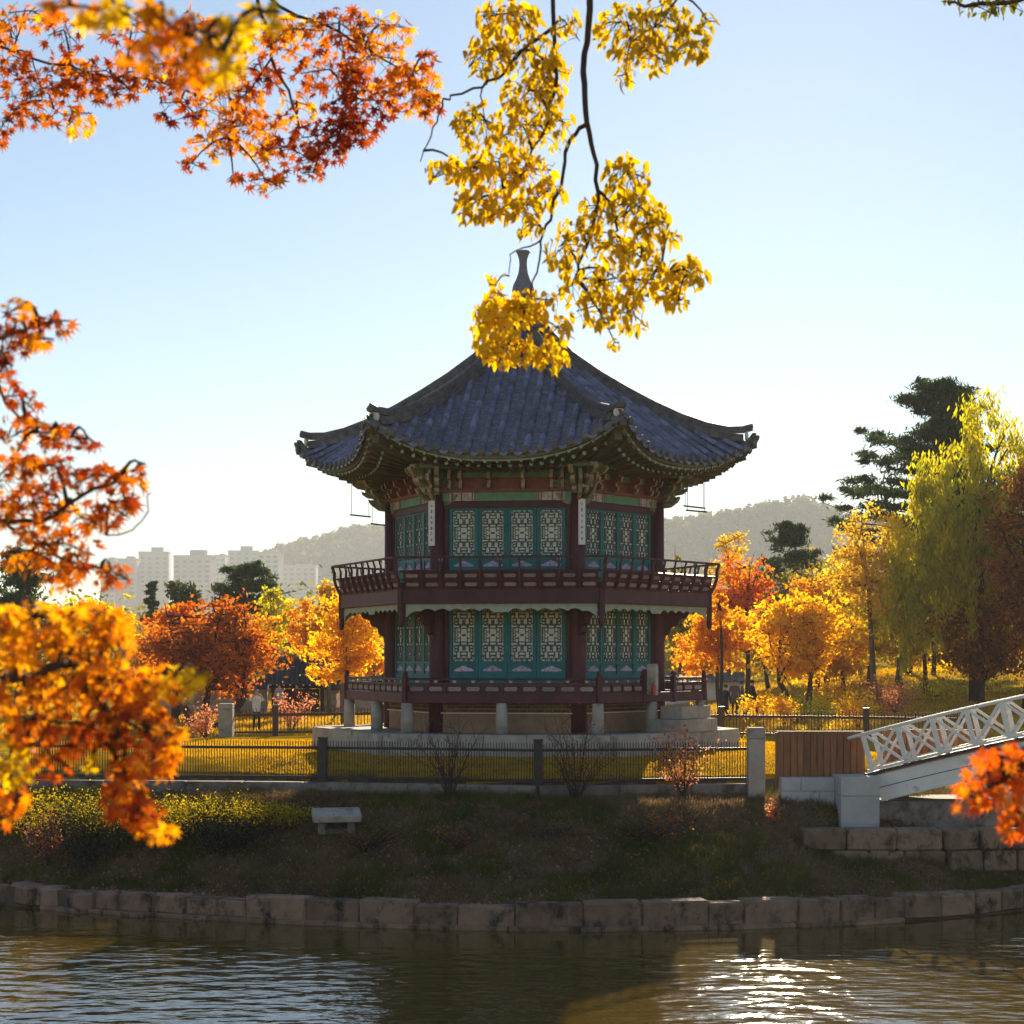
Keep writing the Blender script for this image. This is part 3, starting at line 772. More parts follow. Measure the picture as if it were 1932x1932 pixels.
# rafters: round lower ones and square flying ones, fanning towards the hips
NRF = 21
for k in FACES[:5]:
    for i in range(NRF):
        f = (i - (NRF - 1) / 2) / ((NRF - 1) / 2)
        uo = f * (UC - .22); ui = f * (AC * T30 - .05) if abs(f) > .0 else 0
        dA, dB = 3.3, de(uo) - .62
        uB = ui + (uo - ui) * (dB - dA) / (de(uo) - dA)
        a = Vector((ui, -dA, 7.70)); b = Vector((uB, -dB, und(uB, dB) + .05))
        mb = MB().tube([a, b], .06, 7); mb.m[-1] = 1
        inst(mb.mesh('rafter', [MT['rafter'], MT['rafter_end']]), 'rafter', pav, (0, 0, 0), (0, 0, R(k)))
        dC, dD = de(uo) - 1.25, de(uo) - .14
        u0 = ui + (uo - ui) * (dC - dA) / (de(uo) - dA)
        a = Vector((u0, -dC, und(u0, dC) + .12)); b = Vector((uo, -dD, und(uo, dD) + .10))
        mb = MB().tube([a, b], .062, 4); mb.m[-1] = 1
        inst(mb.mesh('flying_rafter', [MT['rafter'], MT['rafter_end']]), 'flying_rafter', pav, (0, 0, 0), (0, 0, R(k)))
# hips
def hip_z(r): d = r * C30; return roofz(r * .5, d)
hr = [.35, .8, 1.4, 2.2, 3.0, 3.8, 4.6, 5.3, 5.9, 6.35, 6.62]
def hipmesh():
    mb = MB()
    for j, (w, z0, z1) in enumerate(((.34, -.02, .10), (.29, .105, .16), (.32, .163, .188), (.26, .19, .245), (.30, .248, .272), (.22, .275, .315))):
        vs = []; n = len(hr) - (1 if j < 3 else 0)
        for i in range(n):
            r_ = hr[i]; z = hip_z(r_) + (.10 * ((r_ - 5.6) / 1.0) ** 2 if r_ > 5.6 and j >= 3 else 0)
            vs += [(r_, -w / 2, z + z0), (r_, w / 2, z + z0), (r_, w / 2, z + z1), (r_, -w / 2, z + z1)]
        fs = [(0, 1, 2, 3), ((n - 1) * 4 + 3, (n - 1) * 4 + 2, (n - 1) * 4 + 1, (n - 1) * 4)]
        for i in range(n - 1):
            for q in range(4): fs.append((i * 4 + (q + 1) % 4, i * 4 + q, (i + 1) * 4 + q, (i + 1) * 4 + (q + 1) % 4))
        mb.add(vs, fs)
    mb.tube([(r_, 0, hip_z(r_) + .33 + (.10 * ((r_ - 5.6) / 1.0) ** 2 if r_ > 5.6 else 0)) for r_ in hr], .07, 7)
    return mb.mesh('hip_ridge', MT['ridge'])
hipm = hipmesh()
pl = MB().lathe([(.02, -.03), (.13, -.025), (.16, .02), (.14, .06), (.02, .075)], 10, Matrix.Translation((6.42, 0, hip_z(6.35) + .17)) @ Matrix.Rotation(R(90), 4, 'Y')).mesh('plaster_end', MT['plaster'], True)
cr_ = MB()
cr_.box((0, 0, 0), (1, .22, .26), Matrix.Translation((5.0, 0, 8.02)) @ Matrix.Rotation(R(-14), 4, 'Y') @ Matrix.Diagonal((2.9, 1, 1, 1)))
cr_.box((0, 0, 0), (1, .18, .2), Matrix.Translation((5.75, 0, 8.42)) @ Matrix.Rotation(R(-15), 4, 'Y') @ Matrix.Diagonal((2.0, 1, 1, 1)))
crm = cr_.mesh('corner_rafter', MT['rafter'])
knob = MB().lathe([(.12, 0), (.13, .12), (.10, .2), (.02, .24)], 8, Matrix.Translation((6.5, 0, hip_z(6.5) - .06)) @ Matrix.Rotation(R(80), 4, 'Y')).mesh('ridge_cap', MT['ridge'])
for k in range(6):
    a = R(60 * k)
    inst(hipm, 'hip_ridge', pav, (0, 0, 0), (0, 0, a)); inst(pl, 'plaster_end', pav, (0, 0, 0), (0, 0, a))
    inst(crm, 'corner_rafter', pav, (0, 0, 0), (0, 0, a)); inst(knob, 'ridge_cap', pav, (0, 0, 0), (0, 0, a))
MB().lathe([(.62, 12.1), (.55, 12.3), (.46, 12.42), (.42, 12.6), (.44, 12.66), (.30, 12.74), (.26, 12.86)], 12).build('apex_base', MT['ridge'], pav)
MB().lathe([(.19, 12.85), (.17, 12.92), (.24, 12.98), (.31, 13.12), (.325, 13.25), (.29, 13.4), (.21, 13.56), (.14, 13.75), (.11, 13.98), (.12, 14.15), (.17, 14.30), (.21, 14.36), (.20, 14.39), (.05, 14.37)], 20).build('finial', MT['finial'], pav, smooth=True)
# plaques with ink writing on the two front columns
prn = random.Random(4)
for k, side in ((0, -1), (0, 1)):
    p = MB().bevbox((0, 0, 0), (.19, .03, 1.25), .006).build('plaque', MT['white_plaque'], pav, (side * RC * .5 - .11 * (1 if side < 0 else -1) * 1.1, -AC - .2, 6.27), (0, 0, R(-14 if side < 0 else 14)))
    for c in range(7):
        zc = .47 - c * .155; mb = MB()
        for s in range(prn.randint(4, 6)):
            if prn.random() < .55: mb.box((prn.uniform(-.01, .01), 0, zc + prn.uniform(-.045, .045)), (prn.uniform(.04, .075), .004 + .001 * s, .009))
            else: mb.box((prn.uniform(-.025, .025), 0, zc + prn.uniform(-.02, .02)), (.009, .004 + .0013 * s, prn.uniform(.04, .085)))
        mb.build('character', MT['ink'], p, (0, -.018, 0))
# rods that hold lifted doors, hanging below the eaves
for (x, y, z, l, ang) in ((-5.15, .3, 7.66, .85, 0), (-4.55, .4, 7.5, .95, 20), (5.0, -.2, 7.68, .75, 10), (5.1, -.9, 7.7, .95, -20)):
    mb = MB()
    c, s = math.cos(R(ang)), math.sin(R(ang))
    mb.tube([(0, 0, .1), (0, 0, -l)], .008, 4); mb.tube([(.52 * c, .52 * s, .25), (.52 * c, .52 * s, -l - .06)], .008, 4)
    mb.tube([(-.05 * c, -.05 * s, -l), (.58 * c, .58 * s, -l - .07)], .024, 5)
    mb.build('hanging_rod', MT['iron'], pav, (x if x < 0 else x - .3, y, z))
# stone steps to the gap in the lower railing
srng = random.Random(8)
for (w, dpt, z, x0, y0) in ((1.9, 1.0, ZP, .75, -4.95), (1.5, .7, ZP + .36, .75, -4.85)):
    x = x0 - w / 2
    while x < x0 + w / 2 - .05:
        bw_ = min(srng.uniform(.6, 1.0), x0 + w / 2 - x)
        me = MB().bevbox((0, 0, 0), (bw_ - .008, dpt, .35), .012, jit=.004, rng=srng).mesh('step_stone', MT['granite'])
        face(me, 'step_stone', (x + bw_ / 2, y0 + dpt / 2 - .6, z + .172), 60); x += bw_
MT['darkwood'] = mat('dark_wood', (.05, .025, .02), .7, .3, 3, .1, .1)
# ------------------------------------------------------------------ small built things on the island
def gpost(name, label, px, Y, ptop, w, zb):
    zt = zat(ptop, Y); x = xat(px, Y); h = zt - zb
    e = empty(name, (x, Y, zb), 0, label, 'pillar')
    MB().bevbox((0, 0, h * .42), (w, w, h * .84), .015).build('shaft', MT['granite'], e)
    MB().bevbox((0, 0, h * .92), (w * 1.012, w * 1.012, h * .155), .02).build('cap', MT['granite'], e)
gpost('stone_pillar', 'square grey granite pillar at the right end of the dark fence', 1426, 45.9, 1372, .40, -.85)
gpost('stone_pillar', 'square granite pillar at the rear fence beside a pink shrub', 427, 62.6, 1327, .46, -.1)
# stone bench on the bank
bx, by = xat(635, 43.4), 43.4; bz = float(island_h(bx, by)) - .06
ben = empty('stone_bench', (bx, by, bz), R(6), 'small granite slab bench standing on the grassy bank', 'bench')
MB().bevbox((0, 0, 0), (1.10, .72, .16), .025, jit=.006, rng=random.Random(2)).build('slab', MT['granite'], ben, (0, 0, .43), (R(12), 0, R(3)))
for s in (-1, 1): MB().bevbox((s * .33, 0, .165), (.18, .46, .33), .02).build('leg', MT['granite2'], ben)
MB().bevbox((0, .02, .06), (.49, .4, .12), .02).build('base', MT['granite2'], ben)
# board and extinguisher at the gap in the lower railing
brd = empty('notice_slab', (xat(1231, 52.3), 52.3, 1.56), R(-30), 'pale upright slab standing in the gap of the lower railing', 'slab')
MB().bevbox((0, 0, .40), (.30, .16, .80), .02).prism([(-.15, .802), (-.10, .86), (.10, .86), (.15, .802)], .14).build('slab_body', MT['granite'], brd)
MB().box((-.22, .02, .36), (.10, .2, .70)).build('side_board', MT['maroon'], brd)
MT['red'] = mat('red_paint', (.45, .03, .02), .4, .1, 4, 0, 0)
ex = empty('fire_extinguisher', (xat(1232, 52.12), 52.05, 1.56), 0, 'small red fire extinguisher in front of the pale slab', 'extinguisher')
MB().lathe([(.05, 0), (.055, .02), (.055, .26), (.03, .31), (.02, .33)], 10).build('cylinder', MT['red'], ex, smooth=True)
MB().tube([(0, 0, .33), (0, 0, .37), (.05, -.02, .39)], .014, 5).build('valve', MT['ink'], ex)

# plank screens, bridge, abutment
def plank_screen(label, x0, x1, Y, z0, z1, n, rz):
    e = empty('plank_screen', (x0, Y, z0), rz, label, 'screen'); w = (x1 - x0) / n; r_ = random.Random(int(Y * 10))
    for i in range(n):
        MB().bevbox(((i + .5) * w, r_.uniform(-.004, .004), (z1 - z0) / 2), (w - .011, .035, z1 - z0), .006).build('plank', MT['plank'], e)
    MB().box(((x1 - x0) / 2, .024, (z1 - z0) / 2), (x1 - x0 - .01, .008, z1 - z0 - .01)).build('backing', MT['darkwood'], e)
    for zz in (.12, z1 - z0 - .14): MB().box(((x1 - x0) / 2, .045, zz), (x1 - x0, .05, .08)).build('batten', MT['plank'], e)
    MB().box(((x1 - x0) / 2, 0, z1 - z0 + .02), (x1 - x0 + .03, .07, .03)).build('cap_board', MT['plank'], e)
    for s in (0, 1): MB().box((s * (x1 - x0), .02, (z1 - z0) / 2 - .1), (.07, .09, z1 - z0 + .2)).build('post', MT['plank'], e)
plank_screen('brown upright-plank screen between granite pillar and white bridge', xat(1466, 45.4), xat(1629, 45.4), 45.4, zat(1468, 45.4), zat(1382, 45.4), 13, 0)
plank_screen('brown plank screen seen through the white bridge railing', 9.25, 11.6, 47.4, -.2, .78, 13, R(-8))
MT['concrete'] = mat('pale_concrete', (.46, .46, .45), .85, .12, 2.5, .2, .06, dirt=((.22, .2, .17), 2.0, .58))
ab = empty('bridge_abutment', (8.1, 44.6, -2.2), 0, 'grey block abutment below the foot of the white bridge', 'abutment'); al = ab.location.copy()
def blk_(x0, x1, y0, y1, z0, z1, nm='block', m='concrete'):
    MB().bevbox(((x1 - x0) / 2, (y1 - y0) / 2, (z1 - z0) / 2), (x1 - x0 - .008, y1 - y0, z1 - z0 - .006), .012).build(nm, MT[m], ab, (x0 - al.x, y0 - al.y, z0 - al.z))
blk_(7.62, 8.52, 44.2, 46.4, -.62, -.17); blk_(7.62, 8.52, 44.2, 46.4, -1.40, -.62)
for (x0, x1, z0, z1) in ((6.35, 6.82, -.56, -.24), (6.82, 7.62, -.56, -.24), (6.35, 7.25, -1.05, -.56), (7.25, 7.62, -1.05, -.56)): blk_(x0, x1, 45.0, 45.5, z0, z1)
blk_(8.52, 11.6, 44.75, 47.0, -1.40, -.78, 'bed_stone', 'granite2')
rw = empty('retaining_wall', (6.5, 43.1, -2.3), 0, 'two-course wall of dark squared stones below the bridge', 'wall'); rl = rw.location.copy()
r_ = random.Random(21)
for row, (z0, z1, xs0) in enumerate(((-2.25, -1.76, 7.2), (-1.76, -1.27, 6.55))):
    x = xs0
    while x < 14.5:
        w = r_.uniform(.75, 1.35)
        MB().bevbox((0, 0, 0), (w - .02, .6, z1 - z0 - .015), .04, jit=.012, rng=r_).build('stone', MT['wallstone'], rw, (x + w / 2 - rl.x, 43.25 + max(0, x - 10) * .25 + r_.uniform(-.02, .02) - rl.y, (z0 + z1) / 2 - rl.z), (0, 0, .0 if x < 9.5 else .25)); x += w
# bridge
BR = empty('arched_footbridge', (8.30, 45.0, -.18), R(-18), 'white arched steel footbridge with crossed-brace railings', 'bridge')
KB = 1 / 57.0
def bz_(s): return .285 * s - s * s * KB / 2
def bsl(s): return .285 - s * KB
def bp_(s, h, y=0):
    k = bsl(s); q = math.sqrt(1 + k * k); return Vector((s - k / q * h, y, bz_(s) + h / q))
def sweep(prof, s0, s1, n, y):
    mb = MB(); vs = []; m = len(prof)
    for i in range(n + 1):
        s = s0 + (s1 - s0) * i / n
        for (dy, dh) in prof: vs.append(bp_(s, dh, y + dy))
    fs = [tuple(range(m)), tuple(range(n * m + m - 1, n * m - 1, -1))]
    for i in range(n):
        for j in range(m): fs.append((i * m + (j + 1) % m, i * m + j, (i + 1) * m + j, (i + 1) * m + (j + 1) % m))
    mb.add(vs, fs); return mb
LB = 32.0; BWID = 1.9
oval = [(.05 * math.cos(2 * math.pi * i / 10), .93 + .042 * math.sin(2 * math.pi * i / 10)) for i in range(10)]
for y in (0, BWID):
    sweep(oval, -.12, LB, 50, y).build('handrail', MT['white'], BR, smooth=True)
    sweep([(-.035, .04), (.035, .04), (.035, .10), (-.035, .10)], .1, LB, 50, y).build('bottom_rail', MT['white'], BR)
    sweep([(-.07, -.03), (.07, -.03), (.07, .025), (-.07, .025)], .0, LB, 50, y).build('deck_edge', MT['deckdark'], BR)
    g = y + (.10 if y == 0 else -.10)
    sweep([(-.05, -.66), (.05, -.66), (.05, -.08), (-.05, -.08)], .22, LB, 50, g).build('girder', MT['white'], BR)
    sweep([(-.065, -.38), (.065, -.38), (.065, -.365), (-.065, -.365)], .24, LB, 50, g).build('girder_seam', MT['deckdark'], BR)
    sweep([(-.10, -.70), (.10, -.70), (.10, -.662), (-.10, -.662)], .22, LB, 50, g).build('girder_flange', MT['white'], BR)
sweep([(.1, -.05), (BWID - .1, -.05), (BWID - .1, .0), (.1, .0)], .05, LB, 50, 0).build('deck', MT['plank'], BR)
nb = int((LB - .4) / .78)
pm_ = MB().bevbox((0, 0, .5), (.115, .08, .80), .008).mesh('post', MT['white'])
dl = math.hypot(.78 - .10, .74)
bm_ = MB().box((0, 0, 0), (dl, .036, .068)).mesh('brace', MT['white'])
gus = MB().box((0, 0, 0), (.10, .088, .10)).mesh('gusset_plate', MT['white'])
for y in (0, BWID):
    for i in range(nb + 1):
        s = .22 + .78 * i
        a = -math.atan(bsl(s))
        p = bp_(s, 0, y)
        inst(pm_, 'post', BR, p, (0, a, 0))
        if i < nb:
            sm = s + .39; a2 = -math.atan(bsl(sm)); c = bp_(sm, .50, y)
            inst(gus, 'gusset_plate', BR, c, (0, a2 + R(45), 0))
            for sg in (-1, 1):
                inst(bm_, 'brace', BR, c + Vector((0, .018 * sg, 0)), (0, a2 + sg * math.atan2(.74, .68), 0))

# ------------------------------------------------------------------ palace walls and roofs beyond the pond
MT['bluetile'] = mat('dark_blue_tile', (.045, .05, .085), .5, .35, 2, .3, .2, spec=.5)
MT['greytile'] = mat('grey_tile', (.20, .20, .21), .55, .3, 2, .3, .15)
MT['wallpale'] = mat('pale_palace_wall', (.46, .39, .30), .85, .2, 1.2, .2, .05)
MT['brickpale'] = mat('pale_wall_brick', (.40, .34, .27), .85, .2, 3, .2, .22)
def tiled_ridge(parent, L, w, z0, rise, m, nrow, name='tile_row'):
    # double pitched tile roof running along x: sheet plus cover rows on the camera side, ridge
    mb = MB(); mb.prism([(-w / 2, z0), (w / 2, z0), (w / 2, z0 + .06), (0, z0 + rise), (-w / 2, z0 + .06)], L, Matrix.Rotation(R(90), 4, 'Z')); mb.build('roof_sheet', m, parent)
    sl = math.hypot(w / 2, rise - .06); an = math.atan2(rise - .06, w / 2)
    tm = MB().tube([(0, 0, 0), (0, sl, 0)], .055 if w < 2 else .07, 6).mesh(name, m, True)
    for i in range(nrow):
        inst(tm, name, parent, (-L / 2 + (i + .5) * L / nrow, -w / 2 - .02, z0 + .075), (an, 0, 0))
    MB().box((0, 0, z0 + rise + .05), (L + .05, .2, .22)).build('ridge', m, parent)
def palace_wall(label, x0, x1, Y, zb, h, m, wallm, bricks=True):
    L = x1 - x0; e = empty('palace_wall', ((x0 + x1) / 2, Y, zb), 0, label, 'wall')
    MB().box((0, 0, h / 2), (L, .5, h)).build('wall_body', wallm, e)
    if bricks:
        r_ = random.Random(int(L * 7)); bmx = MB().bevbox((0, 0, 0), (.62, .05, .19), .012).mesh('brick', MT['brickpale'])
        rows_ = int((h - .1) / .21)
        for r__ in range(rows_):
            n = int(L / .65)
            for i in range(n):
                xx = -L / 2 + (i + .5 + (.5 if r__ % 2 else 0)) * .65
                if xx < L / 2 - .3: inst(bmx, 'brick', e, (xx, -.262, .13 + r__ * .21))
    tiled_ridge(e, L + .1, 1.25, h, .42, m, int(L / .34))
palace_wall('pale block wall with dark tile coping behind the orange maple', xat(300, 108), xat(505, 108), 108, -.75, 1.55, MT['bluetile'], MT['wallpale'])
palace_wall('short pale wall with dark coping right of the dark gate', xat(612, 108), xat(735, 108), 108.2, -.75, 1.5, MT['bluetile'], MT['wallpale'])
palace_wall('long grey-roofed wall seen right of the pavilion', xat(1235, 112), xat(1402, 112), 112, -.2, 1.35, MT['greytile'], MT['plaster'], False)
# dark roofed gate
gt = empty('palace_gate', (xat(562, 106.5), 106.5, -.75), R(4), 'dark wooden gate with a steep blue tiled roof', 'gate')
for s in (-1, 1): MB().box((s * 1.35, 0, .85), (.22, .3, 1.7)).build('gate_post', MT['darkwood'], gt)
MB().box((-.62, .05, .8), (1.15, .08, 1.55)).build('door', MT['darkwood'], gt); MB().box((.62, .05, .8), (1.15, .08, 1.55)).build('door', MT['darkwood'], gt)
MB().box((0, 0, 1.72), (3.2, .34, .22)).build('lintel', MT['darkwood'], gt)
tiled_ridge(gt, 3.5, 2.6, 1.85, 1.35, MT['bluetile'], 13)
for i in range(9): MB().box((-1.45 + i * .36, -1.22, 1.82), (.08, .3, .07)).build('rafter', MT['plaster'], gt)
def hall(label, px0, px1, Y, ptop, peave, zb):
    x0, x1 = xat(px0, Y), xat(px1, Y); L = x1 - x0; ze = zat(peave, Y) - zb; zt = zat(ptop, Y) - zb
    e = empty('palace_hall', ((x0 + x1) / 2, Y, zb), 0, label, 'building')
    MB().box((0, 0, ze / 2), (L * .9, 4, ze)).build('wall_body', MT['wallpale'], e)
    for i in range(5): MB().box((-L * .4 + i * L * .2, -2.05, ze / 2), (.25, .2, ze)).build('column', MT['darkwood'], e)
    tiled_ridge(e, L, 5.4, ze, zt - ze, MT['greytile'], int(L / .42))
hall('low hall with pale grey roof behind the yellow tree', 655, 800, 125, 1222, 1266, -.8)
# apartment blocks far off
MT['apt'] = mat('apartment_render', (.50, .48, .45), .9, .1, .1, 0, .15)
MT['aptwin'] = mat('apartment_glass', (.28, .30, .32), .3, .2, .2, 0, .2)
AY = 1800.0
winm = MB().box((0, 0, 0), (3.8, .3, 2.2)).mesh('window', MT['aptwin'])
apts = [(196, 224, 1062, 1052, 'leftmost grey'), (226, 262, 1056, 1050, 'narrow bluish'), (264, 320, 1043, 1033, 'square pale'), (332, 404, 1050, 1038, 'broad stepped'), (408, 428, 1049, 1045, 'slender grey'), (432, 488, 1041, 1031, 'tall pale'), (491, 531, 1044, 1038, 'bright slab'), (534, 598, 1068, 1064, 'low wide grey')]
for i, (a, b, yt, yp, nm) in enumerate(apts):
    Y = AY + (i % 3) * 60; x0, x1 = xat(a, Y), xat(b, Y); h = zat(yt, Y) + 2; w = x1 - x0
    e = empty('apartment_block', ((x0 + x1) / 2, Y, -2), R(-6 + 5 * (i % 3)), nm + ' apartment block on the hazy left skyline', 'building')
    MB().box((0, 0, h / 2), (w, 20, h)).build('wall_body', MT['apt'], e)
    hp = zat(yp, Y) - zat(yt, Y)
    MB().box((w * .1, 0, h + hp / 2), (w * .4, 9, hp)).build('roof_house', MT['apt'], e)
    MB().box((0, 0, h + .35), (w + .8, 20.8, .9)).build('parapet', MT['apt'], e)
    nc = max(2, int(w / 6.5)); nf = int(h / 4.6)
    for f in range(max(0, nf - 8), nf):
        for c in range(nc): inst(winm, 'window', e, (-w / 2 + (c + .5) * w / nc, -10.05, 2.2 + f * 4.6))
# ------------------------------------------------------------------ vegetation
def unit(rng, n):
    v = rng.normal(size=(n, 3)); return v / np.linalg.norm(v, axis=1, keepdims=True)
def leaf_quads(P, size, rng, asp=.55, droop=0.0, upn=0.0):
    # one bent rhombus per leaf
    n = len(P); a = unit(rng, n); a[:, 2] -= droop; a /= np.linalg.norm(a, axis=1, keepdims=True)
    t = unit(rng, n); t[:, 2] += upn; nrm = np.cross(a, t); nrm /= np.linalg.norm(nrm, axis=1, keepdims=True) + 1e-9
    b = np.cross(nrm, a)
    s = (size * rng.uniform(.65, 1.3, n))[:, None]
    V = np.stack([P + a * s, P + b * s * asp + nrm * s * .12, P - a * s, P - b * s * asp + nrm * s * .12], 1).reshape(-1, 3)
    T = np.arange(4 * n).reshape(n, 4)
    return V, T
def ground_z(x, y):
    if math.hypot(x - ICX, y - ICY) < float(rb(math.atan2(y - ICY, x - ICX))): return float(island_h(x, y))
    return float(land_h(x, y))
LM = {}
LM['orange'] = leafmat('maple_orange_leaf', [(.34, .06, .012), (.52, .13, .012), (.66, .22, .014), (.72, .32, .02)], .66, 1.5, patch=.9)
LM['rust'] = leafmat('maple_rust_leaf', [(.20, .045, .018), (.34, .09, .018), (.48, .15, .02), (.62, .24, .02)], .66, 1.5, patch=.9)
LM['yellow'] = leafmat('yellow_leaf', [(.62, .32, .012), (.74, .42, .014), (.78, .50, .018), (.72, .48, .03)], .66, 1.5, patch=.9)
LM['amber'] = leafmat('amber_leaf', [(.56, .20, .012), (.68, .30, .014), (.74, .40, .018), (.72, .46, .03)], .66, 1.5, patch=.9)
LM['paleyellow'] = leafmat('pale_yellow_leaf', [(.45, .28, .04), (.58, .38, .05), (.66, .46, .06), (.55, .44, .09)], .66, 1.5, patch=.9)
LM['lime'] = leafmat('yellow_green_leaf', [(.26, .26, .02), (.40, .37, .02), (.54, .46, .02), (.64, .50, .02)], .66, 1.5, patch=.9)
LM['green'] = leafmat('dull_green_leaf', [(.03, .055, .018), (.055, .085, .02), (.09, .12, .03), (.13, .14, .03)], .4, 1.2)
LM['pine'] = leafmat('pine_needles', [(.03, .055, .02), (.05, .085, .028), (.08, .12, .035), (.12, .15, .04)], .35, 1.2)
LM['willow'] = leafmat('willow_leaf', [(.20, .22, .02), (.36, .34, .02), (.55, .47, .02), (.66, .52, .02)], .66, 1.5, patch=.9)
LM['brown'] = leafmat('brown_leaf', [(.17, .055, .018), (.28, .095, .02), (.40, .15, .022), (.52, .23, .028)], .58, 1.3, patch=.9)
LM['pink'] = leafmat('salmon_leaf', [(.30, .08, .05), (.45, .16, .09), (.58, .26, .16), (.5, .3, .1)], .66, 1.5)
LM['olive'] = leafmat('olive_leaf', [(.16, .14, .035), (.26, .22, .045), (.36, .29, .05), (.44, .33, .06)], .58, 1.3, patch=.9)
LM['hedge'] = leafmat('sunlit_hedge_leaf', [(.22, .20, .015), (.40, .32, .015), (.58, .42, .014), (.68, .46, .014)], .66, 1.5)
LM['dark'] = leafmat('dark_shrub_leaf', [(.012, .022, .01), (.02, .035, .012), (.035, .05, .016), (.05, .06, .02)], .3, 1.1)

def curve3(a, b, bend, n=4):
    a, b = Vector(a), Vector(b); m = (a + b) / 2 + Vector(bend)
    return [a * (1 - t) ** 2 + m * 2 * t * (1 - t) + b * t * t for t in [i / (n - 1) for i in range(n)]]
TREES = []
def tree(name, label, px, Y, ptop, pbot, pw, leaf, n, size, cat='tree', bark='bark', tr=.14, clumps=None, dep=None, lean=0, group=None, spread=.24, shape='round', fork=.25, seed=None, twig=1.0, pxb=None, asp=.55, trunks=1):
    """px: crown centre column, ptop / pbot: crown rows, pw: crown width in print px."""
    sd_ = seed if seed is not None else int(px * 7 + Y * 13) % 99991
    rg = np.random.default_rng(sd_); rp = random.Random(sd_)
    k = Y / F
    bx_ = xat(pxb if pxb is not None else px, Y); gz = ground_z(bx_, Y) - .05
    cx = xat(px, Y); zt, zb = zat(ptop, Y), zat(pbot, Y); rx = pw * k / 2; rz = (zt - zb) / 2; cz = (zt + zb) / 2; ry = dep or rx * .5
    e = empty(name, (bx_, Y, gz), 0, label, cat, group)
    O = np.array([bx_, Y, gz])
    n = int(n * .5); nc = int(n / 14); size *= 1.4; spread *= rp.uniform(.8, 1.05)
    # limb ends in the outer shell of an uneven ellipsoid, then leaf clumps along the outer part of every limb
    gm = (rx * ry * rz) ** (1 / 3)
    lob = [(unit(rg, 1)[0], rp.uniform(.15, .45)) for _ in range(7)]
    def shell(lo):
        d = unit(rg, 1)[0]; r_ = rp.uniform(lo, 1)
        bump = .74 + sum(w * max(0, float(d @ l)) ** 3 for l, w in lob) * .6
        r_ *= min(1.06, bump)
        p = np.array([d[0] * rx * r_, d[1] * ry * r_, d[2] * rz * r_])
        if shape == 'vase' and p[2] < 0: p[:2] *= 1 + .7 * p[2] / rz
        if shape == 'cone': p[:2] *= max(.08, .62 - .6 * p[2] / rz)
        if shape == 'dome' and p[2] < -.1 * rz: p[2] *= .55 if rp.random() < .6 else 1
        return Vector(p + np.array([cx, Y, cz]))
    tm = MB(); C = []
    ft = max(zb + (zt - zb) * fork, gz + .4)
    nl = max(16, nc // 6)
    for q in range(trunks):
        sh = (q - (trunks - 1) / 2)
        top = Vector((cx + rp.uniform(-.1, .1) * rx + sh * .5 * rx, Y + rp.uniform(-.1, .1) * ry, ft))
        b0 = Vector((bx_ + sh * tr * 2.2, Y, gz))
        path = curve3(b0, top, (lean + rp.uniform(-.12, .12) * (ft - gz), 0, 0), 6)
        tm.tube(path, [tr * (1.25 - .11 * i) * (1.25 if i == 0 else 1) for i in range(6)], 7)
        leader = curve3(top, (cx + rp.uniform(-.2, .2) * rx + sh * .5 * rx, Y, zb + (zt - zb) * .88), (rp.uniform(-.3, .3), 0, 0), 5)
        tm.tube(leader, [tr * .7, tr * .55, tr * .4, tr * .25, tr * .1], 5)
        for i in range(nl // trunks + 1):
            c = shell(.72); f = rp.random()
            st = leader[0].lerp(leader[4], min(.9, f * max(.15, min(1, (c.z - leader[0].z) / max(.1, leader[4].z - leader[0].z) + .15))))
            r0 = tr * rp.uniform(.2, .4)
            cv_ = curve3(st, c, (rp.uniform(-.1, .1) * gm, rp.uniform(-.1, .1) * gm, rp.uniform(-.12, .1) * (c - st).length), 5)
            tm.tube(cv_, [r0, r0 * .8, r0 * .6, r0 * .4, r0 * .15], 4, cap=False)
            for u in range(max(3, nc // nl)):
                t = rp.uniform(.3, 1.04) * 4; j_ = min(3, int(t)); p = cv_[j_].lerp(cv_[j_ + 1], t - j_) + Vector((rp.gauss(0, 1), rp.gauss(0, 1), rp.gauss(0, .7))) * gm * .13
                C.append(np.array(p[:]))
    C = np.array(C); nc = len(C); per = max(4, n // nc)
    tm.v = [(a - O[0], b - O[1], c - O[2]) for a, b, c in tm.v]
    tm.build('trunk', MT[bark], e, smooth=True)
    rc = spread * gm * .5
    Pn = np.repeat(C, per, 0) + rg.normal(size=(nc * per, 3)) * np.array([1, 1, .6]) * rc * np.repeat(rg.uniform(.6, 1.4, nc), per)[:, None]
    V, T = leaf_quads(Pn, size, rg, asp, .25)
    inst(np_mesh('crown', V - O, T, LM[leaf]), 'crown', e)
    return e
